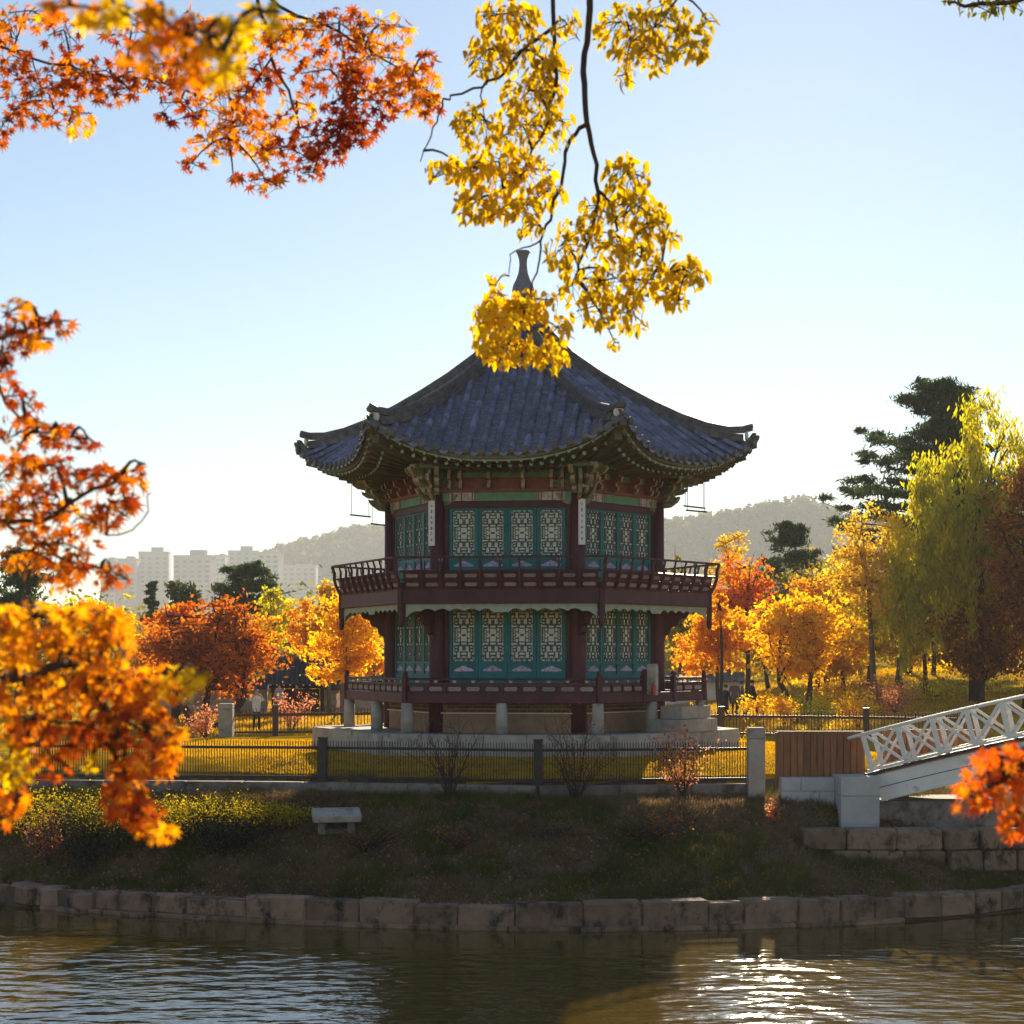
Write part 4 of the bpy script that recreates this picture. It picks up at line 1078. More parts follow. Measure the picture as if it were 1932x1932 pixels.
def pine(label, pbase, papex, Y, ptop, pbot, pw, n, seed=1, levels=8, leftw=1.0, rightw=1.0, bark='bark', tr=.24, pad=1.0):
    rg = np.random.default_rng(seed); rp = random.Random(seed); k = Y / F
    bx_ = xat(pbase, Y); gz = ground_z(bx_, Y) - .05; zt, zb = zat(ptop, Y), zat(pbot, Y); ax = xat(papex, Y); rx = pw * k / 2
    e = empty('pine_tree', (bx_, Y, gz), 0, label, 'tree'); O = np.array([bx_, Y, gz])
    tm = MB(); path = curve3((bx_, Y, gz), (ax, Y, zt - .3), (rp.uniform(-.5, .5), 0, 0), 9)
    tm.tube(path, [tr * (1.15 - .12 * i) for i in range(9)], 7)
    def on(z):
        for i in range(8):
            if path[i + 1].z >= z: return path[i].lerp(path[i + 1], (z - path[i].z) / max(1e-6, path[i + 1].z - path[i].z))
        return path[-1]
    pads = []
    for L in range(levels):
        f = max(0, (L + rp.uniform(-.2, .2)) / (levels - 1)); z = zb + (zt - zb) * min(.97, max(.02, f))
        w = rx * (1 - .72 * f ** 1.2) * rp.uniform(.75, 1.1)
        for q in range(rp.randint(5, 8)):
            a = rp.uniform(0, 6.283); c = math.cos(a); ln = w * rp.uniform(.35, 1.08) * (leftw if c < 0 else rightw)
            st = on(z); tip = st + Vector((c * ln, math.sin(a) * ln * .8, rp.uniform(-.05, .30) * ln + rp.uniform(-.35, .35)))
            cv_ = curve3(st, tip, (0, 0, -.1 * ln), 5); tm.tube(cv_, [tr * .3, tr * .24, tr * .18, tr * .12, tr * .05], 4, cap=False)
            for t in (.3, .45, .6, .75, .88, .98):
                if rp.random() < .75:
                    j = min(3, int(t * 4)); p = cv_[j].lerp(cv_[j + 1], t * 4 - j); pads.append((p + Vector((rp.uniform(-.4, .4), rp.uniform(-.5, .5), rp.uniform(-.1, .35))), rp.uniform(.18, .52) * pad))
    pads.append((Vector((ax, Y, zt - .35)), .5 * pad))
    per = n // len(pads); P = []
    for (p, r_) in pads:
        d = rg.normal(size=(per, 3)) * np.array([r_ * .55, r_ * .55, r_ * .22]); P.append(np.array(p[:]) + d)
    V, T = leaf_quads(np.concatenate(P), .21, rg, .24, -.6)
    tm.v = [(a - O[0], b - O[1], c - O[2]) for a, b, c in tm.v]; tm.build('trunk', MT[bark], e, smooth=True)
    inst(np_mesh('crown', V - O, T, LM['pine']), 'crown', e)
def willow(label, px, Y, ptop, pbot, pw, n, seed=3):
    rg = np.random.default_rng(seed); rp = random.Random(seed); k = Y / F
    bx_ = xat(px, Y); gz = ground_z(bx_, Y); zt, zb = zat(ptop, Y), zat(pbot, Y); rx = pw * k / 2
    e = empty('willow_tree', (bx_, Y, gz), 0, label, 'tree'); O = np.array([bx_, Y, gz])
    tm = MB(); top = Vector((bx_ + .4, Y, zb + (zt - zb) * .5))
    tm.tube(curve3((bx_, Y, gz), top, (-.3, 0, 0), 5), [.42, .36, .32, .28, .22], 7)
    P = []; S = []
    for s in range(190):
        a = rp.uniform(0, 2 * math.pi); r_ = math.sqrt(rp.random()); h = rp.random()
        sx, sy = bx_ + rx * r_ * math.cos(a), Y + rx * .8 * r_ * math.sin(a)
        lob_ = .75 + .25 * math.sin(a * 3 + 1)
        sz = zb + (zt - zb) * (1 - .55 * r_ * r_) * lob_ * (.55 + .45 * h)
        if s % 5 == 0: tm.tube(curve3(top, (sx, sy, sz), (0, 0, .9), 4), [.1, .07, .05, .02], 4, cap=False)
        ln = rp.uniform(1.6, 4.6) * (1.1 if r_ > .6 else .8); ln = min(ln, sz - gz - 1.0)
        nn = int(n / 190); t = rg.random(nn)
        out = np.array([math.cos(a), math.sin(a)]) * (.5 + .3 * rp.random())
        w = .10 + .30 * (1 - t)
        P.append(np.stack([sx + out[0] * np.sqrt(t) + rg.normal(size=nn) * w, sy + out[1] * np.sqrt(t) + rg.normal(size=nn) * w, sz - ln * t ** 1.2 + rg.normal(size=nn) * .15], 1))
    P = np.concatenate(P)
    tm.v = [(a - O[0], b - O[1], c - O[2]) for a, b, c in tm.v]; tm.build('trunk', MT['bark'], e, smooth=True)
    V, T = leaf_quads(P, .18, rg, .3, 1.6)
    inst(np_mesh('crown', V - O, T, LM['willow']), 'crown', e)

# ---- trees left of the pavilion
tree('maple_tree', 'broad domed rust-orange maple left of the pavilion', 396, 84, 1116, 1316, 300, 'rust', 15000, .085, tr=.2, shape='dome', fork=.0, trunks=3, spread=.30, clumps=190, pxb=388)
tree('maple_tree', 'bright orange-topped maple behind the rust maple', 330, 89, 1128, 1260, 190, 'orange', 6000, .09, tr=.14, clumps=80)
tree('ginkgo_tree', 'bright yellow tree beside the left edge of the pavilion', 650, 90, 1106, 1300, 180, 'yellow', 11000, .085, tr=.12, bark='bark_pale', fork=.1, clumps=120)
tree('slender_tree', 'pale gold feathery tree top behind the yellow tree', 622, 102, 1086, 1240, 92, 'paleyellow', 3600, .09, tr=.1, bark='bark_pale')
pine('flat-topped dark pine above the rust maple', 455, 468, 122, 1070, 1150, 230, 9000, 21, 5, tr=.2, bark='bark_pine', pad=1.0)
tree('leafy_tree', 'yellow-green tree in front of the dark pine', 520, 112, 1092, 1240, 100, 'lime', 5000, .09, tr=.12)
tree('leafy_tree', 'loose yellow-orange tree between rust maple and yellow tree', 575, 108, 1118, 1260, 110, 'amber', 4500, .09, tr=.12)
tree('leafy_tree', 'light green tree behind the hanging maple leaves', 195, 108, 1098, 1250, 190, 'lime', 8000, .10, tr=.15)
tree('conifer_tree', 'narrow dark evergreen left of a rounded one on the skyline', 287, 132, 1078, 1200, 40, 'green', 3000, .12, tr=.12, shape='cone')
tree('evergreen_tree', 'rounded dark evergreen below the apartment blocks', 343, 132, 1074, 1210, 92, 'green', 5500, .12, tr=.14)
pine('dark bluish pine at the far left edge', 30, 40, 100, 1050, 1290, 240, 15000, 22, 10, tr=.18, bark='bark_pine')
tree('leafy_tree', 'olive tree low at the far left behind the maple', 130, 96, 1170, 1330, 260, 'olive', 7000, .10, tr=.12)
tree('leafy_tree', 'amber tree low behind the hanging left maple', 250, 98, 1190, 1335, 160, 'amber', 5000, .09, tr=.1)
# ---- trees right of the pavilion
tree('maple_tree', 'golden yellow maple standing on the lawn right of the pavilion', 1508, 86, 1104, 1285, 250, 'yellow', 13500, .085, tr=.16, fork=.0, shape='vase', clumps=150, trunks=2)
tree('maple_tree', 'amber maple close to the right side of the pavilion', 1362, 90, 1120, 1272, 170, 'amber', 7500, .085, tr=.09, clumps=90)
tree('maple_tree', 'orange maple behind the amber one', 1408, 102, 1034, 1225, 190, 'orange', 7500, .09, tr=.13)
tree('slender_tree', 'pinkish half-bare tree top right of the upper balcony', 1375, 112, 996, 1130, 120, 'paleyellow', 2600, .085, tr=.12, bark='bark_pale', twig=1.6)
tree('evergreen_tree', 'small olive evergreen against the right eaves hill', 1279, 124, 1000, 1230, 58, 'olive', 3000, .11, tr=.12)
pine('small dark layered pine in the gap right of the orange maple', 1478, 1500, 128, 992, 1090, 140, 7000, 23, 6, tr=.16, bark='bark_pine', leftw=1.2)
tree('leafy_tree', 'olive green tree behind the golden maple', 1560, 116, 1030, 1235, 220, 'olive', 8000, .10, tr=.14)
tree('leafy_tree', 'muted green tree low beside the right deck post', 1292, 120, 1138, 1260, 90, 'olive', 4500, .10, tr=.1, trunks=2)
tree('tall_tree', 'tall thin-leaved golden tree with crooked grey trunk', 1636, 98, 932, 1195, 200, 'paleyellow', 8500, .085, tr=.14, bark='bark_pale', fork=.35, lean=.5, twig=1.4, pxb=1650, clumps=130)
tree('tall_tree', 'slim amber tree between crooked trunk and tall pine', 1692, 104, 960, 1200, 100, 'amber', 4200, .09, tr=.13, bark='bark_pale', fork=.3)
pine('very tall dark pine rising at the right', 1712, 1782, 116, 728, 1060, 450, 48000, 24, 15, leftw=1.2, rightw=.8, pad=1.5)
pine('second tall pine half hidden between tall pine and willow', 1790, 1812, 122, 742, 1080, 250, 20000, 25, 11, pad=1.2)
willow('drooping yellow-green willow at the right edge', 1842, 95, 668, 1210, 300, 34000)
tree('maple_tree', 'tall brown-red maple at the far right edge', 1938, 90, 850, 1245, 200, 'brown', 15000, .095, tr=.2, clumps=150, seed=12)
tree('leafy_tree', 'dark brown low tree at the right below the willow', 1850, 93, 1110, 1285, 240, 'brown', 9500, .09, tr=.12, fork=0, seed=15)
tree('leafy_tree', 'yellow-green slim tree on the lawn before the tall pine', 1745, 100, 1090, 1265, 110, 'lime', 5000, .09, tr=.12, bark='bark')
tree('leafy_tree', 'gold and olive tree low behind the crooked trunk', 1640, 108, 1120, 1262, 180, 'lime', 7500, .09, tr=.12)
tree('leafy_tree', 'dull gold tree behind the golden maple trunk', 1450, 118, 1150, 1268, 190, 'olive', 7000, .10, tr=.12)
tree('slender_tree', 'thin dark trunked young tree right of the lower deck', 1353, 84, 1100, 1200, 70, 'amber', 1500, .08, tr=.075, bark='bark', lean=.1, fork=.6)

for (px, Y, pt, pb, pw, lf, nn, lb) in ((1330, 100, 1150, 1285, 125, 'amber', 5000, 'low amber tree right behind the pavilion corner'), (1592, 100, 1140, 1290, 160, 'yellow', 7500, 'low bright yellow tree right of the golden maple'), (1700, 106, 1110, 1285, 140, 'paleyellow', 6000, 'pale gold tree at the foot of the tall pine'),
        (1540, 112, 1070, 1250, 170, 'amber', 7000, 'amber tree top rising behind the golden maple'), (1470, 124, 1050, 1240, 220, 'olive', 8500, 'wide olive tree filling the gap behind the orange maple'), (1300, 130, 1090, 1255, 130, 'paleyellow', 4500, 'straw-coloured tree behind the right lower deck'), (1625, 122, 1000, 1225, 190, 'olive', 8500, 'tall olive tree behind the crooked trunk'),
        (60, 112, 1140, 1325, 220, 'lime', 8000, 'yellow-green tree behind the far left maple'), (700, 112, 1170, 1292, 100, 'amber', 4000, 'amber tree touching the left pavilion column'), (648, 120, 1120, 1272, 130, 'lime', 5500, 'yellow-green tree behind the bright yellow one'), (450, 100, 1150, 1290, 200, 'amber', 6000, 'amber tree behind the domed rust maple'), (1760, 112, 1000, 1270, 150, 'olive', 8000, 'olive tree behind the willow strands')):
    tree('leafy_tree', lb, px, Y, pt, pb, pw, lf, nn, .09, tr=.12)
# ---- shrubs
def shrub(name, label, px, Y, ptop, pbot, pw, leaf, n, size, bark='bark', stems=9, group=None, seed=None, spread=.5, gz=None, tr=.012, dep=None, cat='shrub'):
    sd_ = seed if seed is not None else int(px * 3 + Y * 17) % 99991
    rg = np.random.default_rng(sd_); rp = random.Random(sd_)
    bx_ = xat(px, Y); g = ground_z(bx_, Y) - .03 if gz is None else gz
    rx = pw * Y / F / 2; zt, zb = zat(ptop, Y), max(zat(pbot, Y), g)
    e = empty(name, (bx_, Y, g), 0, label, cat, group); O = np.array([bx_, Y, g])
    tm = MB(); tips = []
    for i in range(stems):
        a = rp.uniform(0, 6.28); r_ = math.sqrt(rp.random()); p = Vector((bx_ + rx * r_ * math.cos(a), Y + (dep or rx) * r_ * math.sin(a), zb + (zt - zb) * rp.uniform(.5, 1) * (1 - .35 * r_ * r_)))
        c = curve3((bx_ + rp.uniform(-.06, .06), Y + rp.uniform(-.06, .06), g), p, (0, 0, .15 * (zt - g)), 4)
        tm.tube(c, [tr, tr * .8, tr * .55, tr * .3], 4, cap=False); tips.append(c)
        for q in range(3):
            s = c[1 + q % 3]; p2 = s + Vector((rp.uniform(-.5, .5) * rx, rp.uniform(-.5, .5) * rx, rp.uniform(.1, .5) * (zt - zb) * .6)); p2.z = min(p2.z, zt)
            tm.tube([s, (s + p2) / 2 + Vector((0, 0, .03)), p2], [tr * .5, tr * .4, tr * .2], 3, cap=False); tips.append([s, s, (s + p2) / 2, p2])
    tm.v = [(a - O[0], b - O[1], c - O[2]) for a, b, c in tm.v]; tm.build('stem', MT[bark], e)
    if n:
        P = []
        for i in range(n):
            c = tips[rp.randrange(len(tips))]; t = rp.uniform(.35, 1) * 3; j = min(2, int(t)); p = c[j].lerp(c[j + 1], t - j)
            P.append(p[:])
        P = np.array(P) + rg.normal(size=(n, 3)) * rx * spread * .3
        P[:, 2] = np.maximum(P[:, 2], g + .03)
        V, T = leaf_quads(P, size, rg, .5, .1)
        inst(np_mesh('foliage', V - O, T, LM[leaf]), 'foliage', e)
    return e
# on the bank
shrub('azalea_shrub', 'bare purplish twiggy shrub low on the bank left of centre', 690, 42.3, 1545, 1610, 160, 'brown', 260, .03, stems=26)
shrub('azalea_shrub', 'small bare shrub in the middle of the bank', 862, 42.0, 1560, 1615, 110, 'brown', 220, .03, stems=20)
shrub('azalea_shrub', 'largest bare reddish shrub right of centre on the bank', 1222, 42.2, 1530, 1615, 190, 'brown', 420, .03, stems=34)
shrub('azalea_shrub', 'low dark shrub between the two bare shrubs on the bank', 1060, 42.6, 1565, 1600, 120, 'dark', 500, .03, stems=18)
shrub('young_tree', 'leafless sapling in front of the fence left of centre', 848, 45.0, 1340, 1500, 150, 'brown', 130, .03, stems=20, tr=.014)
shrub('young_tree', 'sparse reddish sapling before the fence right of centre', 1085, 45.1, 1345, 1500, 170, 'brown', 480, .03, stems=22, tr=.014)
shrub('maple_shrub', 'salmon-orange leafed shrub against the fence near the granite pillar', 1288, 45.2, 1378, 1470, 125, 'pink', 850, .045, stems=16)
shrub('maple_shrub', 'upright salmon shrub with sunlit leaves below the granite pillar', 1457, 43.6, 1505, 1612, 30, 'pink', 300, .04, stems=10)
shrub('round_shrub', 'low brownish-pink shrub at the left end of the bank', 92, 43.8, 1540, 1592, 105, 'pink', 700, .04, stems=20)
shrub('maple_shrub', 'pink-leafed shrub beside the rear stone pillar', 388, 63.3, 1335, 1398, 75, 'pink', 700, .05, stems=14)
shrub('maple_shrub', 'pink-leafed shrub behind the rear fence near the gate', 548, 67.5, 1306, 1360, 90, 'pink', 800, .05, stems=14, gz=-.1)
shrub('maple_shrub', 'small salmon shrub under the right corner of the deck', 1303, 62.0, 1325, 1365, 40, 'amber', 300, .045, stems=8)
for i, (px, Y, pt, pb, pw) in enumerate(((80, 44.6, 1486, 1540, 150), (180, 44.4, 1490, 1545, 160), (285, 44.3, 1492, 1545, 150), (385, 44.2, 1497, 1545, 150), (478, 44.1, 1502, 1545, 130), (545, 44.0, 1512, 1545, 90))):
    shrub('hedge_shrub', ('leftmost', 'second', 'third', 'fourth', 'fifth', 'rightmost')[i] + ' of the sunlit yellow-green hedge shrubs below the left fence', px, Y, pt + 15, pb, pw, 'hedge', 2600, .026, stems=26, group='hedge shrubs along the left bank', dep=.55)
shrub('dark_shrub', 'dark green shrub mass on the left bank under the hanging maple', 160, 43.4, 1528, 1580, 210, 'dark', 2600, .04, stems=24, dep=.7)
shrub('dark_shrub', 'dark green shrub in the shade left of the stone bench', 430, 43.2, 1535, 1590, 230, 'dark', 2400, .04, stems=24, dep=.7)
# beyond the right fence
SH = ((1480, 84, 1312, 1345, 60, 'yellow', 'low yellow shrub under the golden maple'), (1545, 80, 1318, 1352, 110, 'lime', 'bright yellow-green shrub left of the bridge rail'), (1620, 82, 1312, 1350, 90, 'yellow', 'sunlit yellow shrub just behind the bridge rail'), (1590, 92, 1292, 1325, 120, 'amber', 'amber mounded shrub behind the yellow shrubs'), (1690, 90, 1292, 1330, 110, 'pink', 'pinkish mounded shrub above the bridge rail'), (1760, 98, 1285, 1312, 130, 'lime', 'green-gold mounded shrub on the right slope'), (1860, 100, 1272, 1300, 140, 'lime', 'long low green-gold hedge at the right edge'), (1660, 110, 1272, 1290, 110, 'yellow', 'small yellow shrub at the slope top'), (1800, 116, 1258, 1276, 140, 'yellow', 'yellow ground shrub under the brown maple'), (1440, 92, 1308, 1330, 50, 'amber', 'orange little shrub beside the walkers'), (1420, 74, 1318, 1360, 50, 'yellow', 'yellow grass clump behind the rear right fence'))
for (px, Y, pt, pb, pw, lf, lb) in SH: shrub('garden_shrub', lb, px, Y, pt, pb, pw, lf, 1100, .07, stems=14, group='shrubs on the far lawn', spread=.7)

# ---- grass and litter
def blades(name, label, X, Y, Z, h, w, matl, seed, lean=.5):
    rg = np.random.default_rng(seed); n = len(X); a = rg.uniform(0, 6.28, n); hh = h * rg.uniform(.5, 1.4, n)
    dx, dy = np.cos(a) * w, np.sin(a) * w; lx, ly = rg.normal(size=n) * lean * hh, rg.normal(size=n) * lean * hh
    V = np.stack([np.stack([X - dx, Y - dy, Z - .02], 1), np.stack([X + dx, Y + dy, Z - .02], 1), np.stack([X + lx, Y + ly, Z + hh], 1)], 1).reshape(-1, 3)
    return tag(inst(np_mesh(name, V, np.arange(3 * n).reshape(n, 3), matl), name), label, kind='stuff')
rg = np.random.default_rng(40)
def tufts(ncent, per, th0, th1, d0, d1, rad, rg):
    th_ = rg.uniform(th0, th1, ncent); dd = rg.uniform(d0, d1, ncent); r_ = rb(th_) - dd; X = ICX + r_ * np.cos(th_); Y = ICY + r_ * np.sin(th_)
    s = rg.uniform(.5, 1.6, ncent)
    X = np.repeat(X, per) + rg.normal(size=ncent * per) * rad * np.repeat(s, per); Y = np.repeat(Y, per) + rg.normal(size=ncent * per) * rad * np.repeat(s, per)
    return X, Y, np.repeat(s, per)
LM['bankgrass'] = leafmat('bank_grass_blade', [(.05, .06, .014), (.09, .10, .022), (.15, .14, .03), (.22, .18, .05)], .4, 1.2, patch=.6, gloss=0)
LM['drygrass'] = leafmat('dry_grass_blade', [(.10, .065, .035), (.18, .12, .065), (.28, .19, .10), (.20, .15, .06)], .4, 1.2, patch=.6, gloss=0)
X, Y, S_ = tufts(13000, 13, R(-150), R(-32), .45, 6.6, .07, rg)
m_ = vnoise(X, Y, 1.5, 9) * .6 + vnoise(X, Y, .5, 10) * .4
keep = (m_ > .56)
blades('bank_grass', 'short dark green grass on the island bank', X[keep], Y[keep], island_h(X[keep], Y[keep]), .15 * S_[keep], .012, LM['bankgrass'], 1, .6)
blades('dry_bank_grass', 'withered brown grass on the island bank', X[~keep], Y[~keep], island_h(X[~keep], Y[~keep]), .11 * S_[~keep], .012, LM['drygrass'], 2, 1.0)
n = 100000; th_ = rg.uniform(-math.pi, math.pi, n); r_ = np.sqrt(rg.uniform(0, 1, n)) * 10.6; X = ICX + r_ * np.cos(th_); Y = ICY + r_ * np.sin(th_)
ok = (np.hypot(X - PC.x, Y - PC.y) > 6.0) & (Y < 60); X, Y = X[ok], Y[ok]
LM['lawnblade'] = leafmat('gold_lawn_blade', [(.46, .23, .006), (.60, .32, .006), (.68, .38, .008), (.46, .30, .012)], .55, 1.3, patch=.5, gloss=0)
blades('lawn_grass', 'golden sunlit lawn around the pavilion', X, Y, island_h(X, Y), .05, .007, LM['lawnblade'], 3)
n = 120000; X = rg.uniform(-35, 38, n); Y = 74 + rg.random(n) ** 1.3 * 60; Z = land_h(X, Y); ok = Z > -2.2
blades('meadow_grass', 'golden grass on the far bank', X[ok], Y[ok], Z[ok], .12, .02, LM['lawnblade'], 4)
# fallen leaves
n = 17000; th_ = rg.uniform(R(-150), R(-32), n); dd = rg.uniform(.3, 6.4, n); r_ = rb(th_) - dd; X = ICX + r_ * np.cos(th_); Y = ICY + r_ * np.sin(th_)
P = np.stack([X, Y, island_h(X, Y) + .03], 1); V, T = leaf_quads(P, .042, rg, .6, 0, 3)
LM['litter'] = leafmat('fallen_leaf', [(.16, .07, .04), (.26, .12, .06), (.40, .20, .07), (.5, .34, .2)], .3, 1.1)
tag(inst(np_mesh('fallen_leaves', V, T, LM['litter']), 'fallen_leaves'), 'brown fallen leaves strewn over the bank', kind='stuff')

# ---- wood closing the view behind the garden
def far_wood(name, label, x0, x1, Y0, Y1, hmin, hmax, n, leaf, seed):
    rg = np.random.default_rng(seed); x = rg.uniform(x0, x1, n); y = rg.uniform(Y0, Y1, n); g = land_h(x, y)
    h = (hmin + (hmax - hmin) * vnoise(x, y, 9, seed)) * rg.uniform(.7, 1.15, n); k = 230
    P = np.repeat(np.stack([x, y, g + h * .55], 1), k, 0); u = unit(rg, n * k) * rg.uniform(.3, 1, n * k)[:, None] ** .5
    P = P + u * np.stack([np.repeat(h * .30, k), np.repeat(h * .30, k), np.repeat(h * .5, k)], 1) * (1 + .3 * np.sin(u[:, [1]] * 9 + np.repeat(x, k)[:, None]))
    V, T = leaf_quads(P, .24, rg, .6, .2)
    tag(inst(np_mesh(name, V, T, LM[leaf]), name), label, kind='stuff')
LM['woodmix'] = leafmat('mixed_wood_leaf', [(.12, .14, .03), (.26, .22, .03), (.45, .30, .025), (.58, .34, .02), (.20, .20, .05)], .58, 1.3, patch=.18)
LM['woodgreen'] = leafmat('green_wood_leaf', [(.08, .11, .03), (.15, .17, .035), (.24, .22, .04), (.34, .26, .04)], .5, 1.25, patch=.2)
far_wood('right_wood', 'mixed autumn wood closing the view right of the pavilion', 12, 52, 140, 185, 4.5, 8.5, 120, 'woodmix', 31)
far_wood('left_wood', 'mixed autumn wood closing the view left of the pavilion', -56, -12, 140, 185, 5.5, 8.5, 150, 'woodgreen', 32)
# ---- hills
def hill(name, label, prof, Y, dep, seed, matl):
    xs_ = np.array([xat(a, Y) for a, _ in prof]); hs = np.array([zat(b, Y) for _, b in prof])
    X = np.linspace(xs_[0], xs_[-1], 150); D = np.linspace(-dep, dep, 26)
    GX, GD = np.meshgrid(X, D); H = np.interp(GX, xs_, hs)
    Z = -3 + (H + 3) * np.clip(1 - (np.abs(GD) / dep) ** 1.4, 0, 1) + (vnoise(GX, GD, 70, seed) - .5) * 18 * np.clip(1 - np.abs(GD) / dep, 0, 1)
    idx = np.arange(GX.size).reshape(GX.shape)
    Q = np.stack([idx[:-1, :-1].ravel(), idx[:-1, 1:].ravel(), idx[1:, 1:].ravel(), idx[1:, :-1].ravel()], 1)
    tag(inst(np_mesh(name, np.stack([GX.ravel(), GD.ravel() + Y, Z.ravel()], 1), Q, matl, True), name), label, kind='structure')
    # wood on it, seen as one mass
    rg = np.random.default_rng(seed); n = 3400
    x = rg.uniform(X[0], X[-1], n); d = -dep * rg.random(n) * .85 + dep * .04
    z = -3 + (np.interp(x, xs_, hs) + 3) * np.clip(1 - (np.abs(d) / dep) ** 1.4, 0, 1) + (vnoise(x, d, 70, seed) - .5) * 18 * np.clip(1 - np.abs(d) / dep, 0, 1)
    k = 16; c = np.repeat(np.stack([x, d + Y, z], 1), k, 0); s = np.repeat(rg.uniform(3.5, 9.5, n), k)
    u = unit(rg, n * k); P = c + u * s[:, None] * np.array([1, 1, 1.0]) + np.array([0, 0, 1.0]) * s[:, None] * .4
    V, T = leaf_quads(P, 1.0, rg, .8); 
    nr_ = np.repeat(P, 4, 0); V = nr_ + (V - nr_) * np.repeat(s * .42, 4)[:, None]
    tag(inst(np_mesh(name + '_wood', V, T, LM['hillwood']), name + '_wood'), 'hazy wood covering the ' + ('left' if 'left' in label else 'right') + ' hill', kind='stuff')
LM['hillwood'] = leafmat('hill_wood_leaf', [(.08, .10, .045), (.13, .15, .055), (.19, .19, .07), (.25, .19, .07)], .3, 1.1)
MT['hillsoil'] = mat('hill_soil', (.07, .075, .04), .95, .3, .02, 0, 0)
hill('left_hill', 'low hazy wooded hill left behind the pavilion', [(380, 1110), (480, 1075), (540, 1045), (600, 1022), (660, 1005), (722, 998), (800, 985), (900, 990), (1000, 1020), (1100, 1060)], 2300, 340, 3, MT['hillsoil'])
hill('right_hill', 'hazy wooded hill right behind the trees', [(1080, 1050), (1180, 1025), (1260, 1012), (1330, 998), (1400, 984), (1460, 974), (1520, 966), (1560, 976), (1620, 985), (1700, 1010), (1850, 1050), (2000, 1100)], 1900, 300, 7, MT['hillsoil'])
# ------------------------------------------------------------------ overhanging trees by the photographer
LM['fg_red'] = leafmat('near_maple_red', [(.16, .015, .010), (.26, .03, .010), (.42, .075, .010), (.56, .14, .012), (.72, .30, .02)], .55, 1.05, patch=2.2)
LM['fg_orange'] = leafmat('near_maple_orange', [(.34, .05, .012), (.55, .13, .012), (.68, .22, .014), (.78, .36, .016), (.80, .48, .03)], .68, 1.35, patch=2.6)
LM['fg_scarlet'] = leafmat('near_maple_scarlet', [(.55, .06, .02), (.68, .10, .015), (.76, .19, .015), (.80, .33, .02)], .62, 1.2, patch=3.0)
LM['fg_yellow'] = leafmat('near_yellow_leaf', [(.30, .22, .012), (.48, .33, .012), (.66, .42, .014), (.76, .50, .018), (.74, .36, .016)], .62, 1.25, patch=1.8)
LM['fg_gold'] = leafmat('near_gold_leaf', [(.62, .36, .012), (.76, .48, .014), (.82, .56, .02)], .62, 1.25, patch=2.5)
LM['fg_olive'] = leafmat('near_olive_leaf', [(.10, .11, .02), (.18, .17, .02), (.30, .25, .02)], .5, 1.2, patch=2.5)
def maple_tpl():
    pts = []
    for (a, r_) in ((180, .06), (150, .16), (118, .48), (100, .27), (76, .84), (56, .34), (35, .97), (18, .38), (0, 1.08), (-18, .38), (-35, .97), (-56, .34), (-76, .84), (-100, .27), (-118, .48), (-150, .16)):
        t = R(a); x, y = r_ * math.sin(t), r_ * math.cos(t)
        pts.append((x, y, -.22 * r_ * r_ + .05 * math.cos(3 * t)))
    V = np.array([(0, 0.05, .03)] + pts); n = len(pts)
    T = np.array([(0, 1 + i, 1 + (i + 1) % n) for i in range(n)])
    return V, T
def oval_tpl():
    prof = ((0, .0), (.28, .26), (.62, .36), (.98, .34), (1.35, .22), (1.62, .08), (1.8, 0))
    V = [(0, y - .9, -.12 * (y - .9) ** 2 - .02) for y, _ in prof]
    L_ = [(-w, y - .9, .10 * w * 2 - .12 * (y - .9) ** 2) for y, w in prof[1:-1]]; R_ = [(w, y - .9, .10 * w * 2 - .12 * (y - .9) ** 2) for y, w in prof[1:-1]]
    V = V + L_ + R_; m = len(prof); k = m - 2; T = []
    for side in (0, 1):
        o = m + side * k; q = [0] + [o + i for i in range(k)] + [m - 1]
        for i in range(m - 1):
            for tri in ((i, q[i], q[i + 1]), (i, q[i + 1], i + 1)):
                if len(set(tri)) == 3: T.append(tri if side else tri[::-1])
    return np.array(V), np.array(T)
TPL = {'maple': maple_tpl(), 'oval': oval_tpl()}
LEAFMESH = {}
def leaf_mesh(kind, m):
    if (kind, m) not in LEAFMESH: LEAFMESH[(kind, m)] = np_mesh('leaf', TPL[kind][0], TPL[kind][1], LM[m])
    return LEAFMESH[(kind, m)]
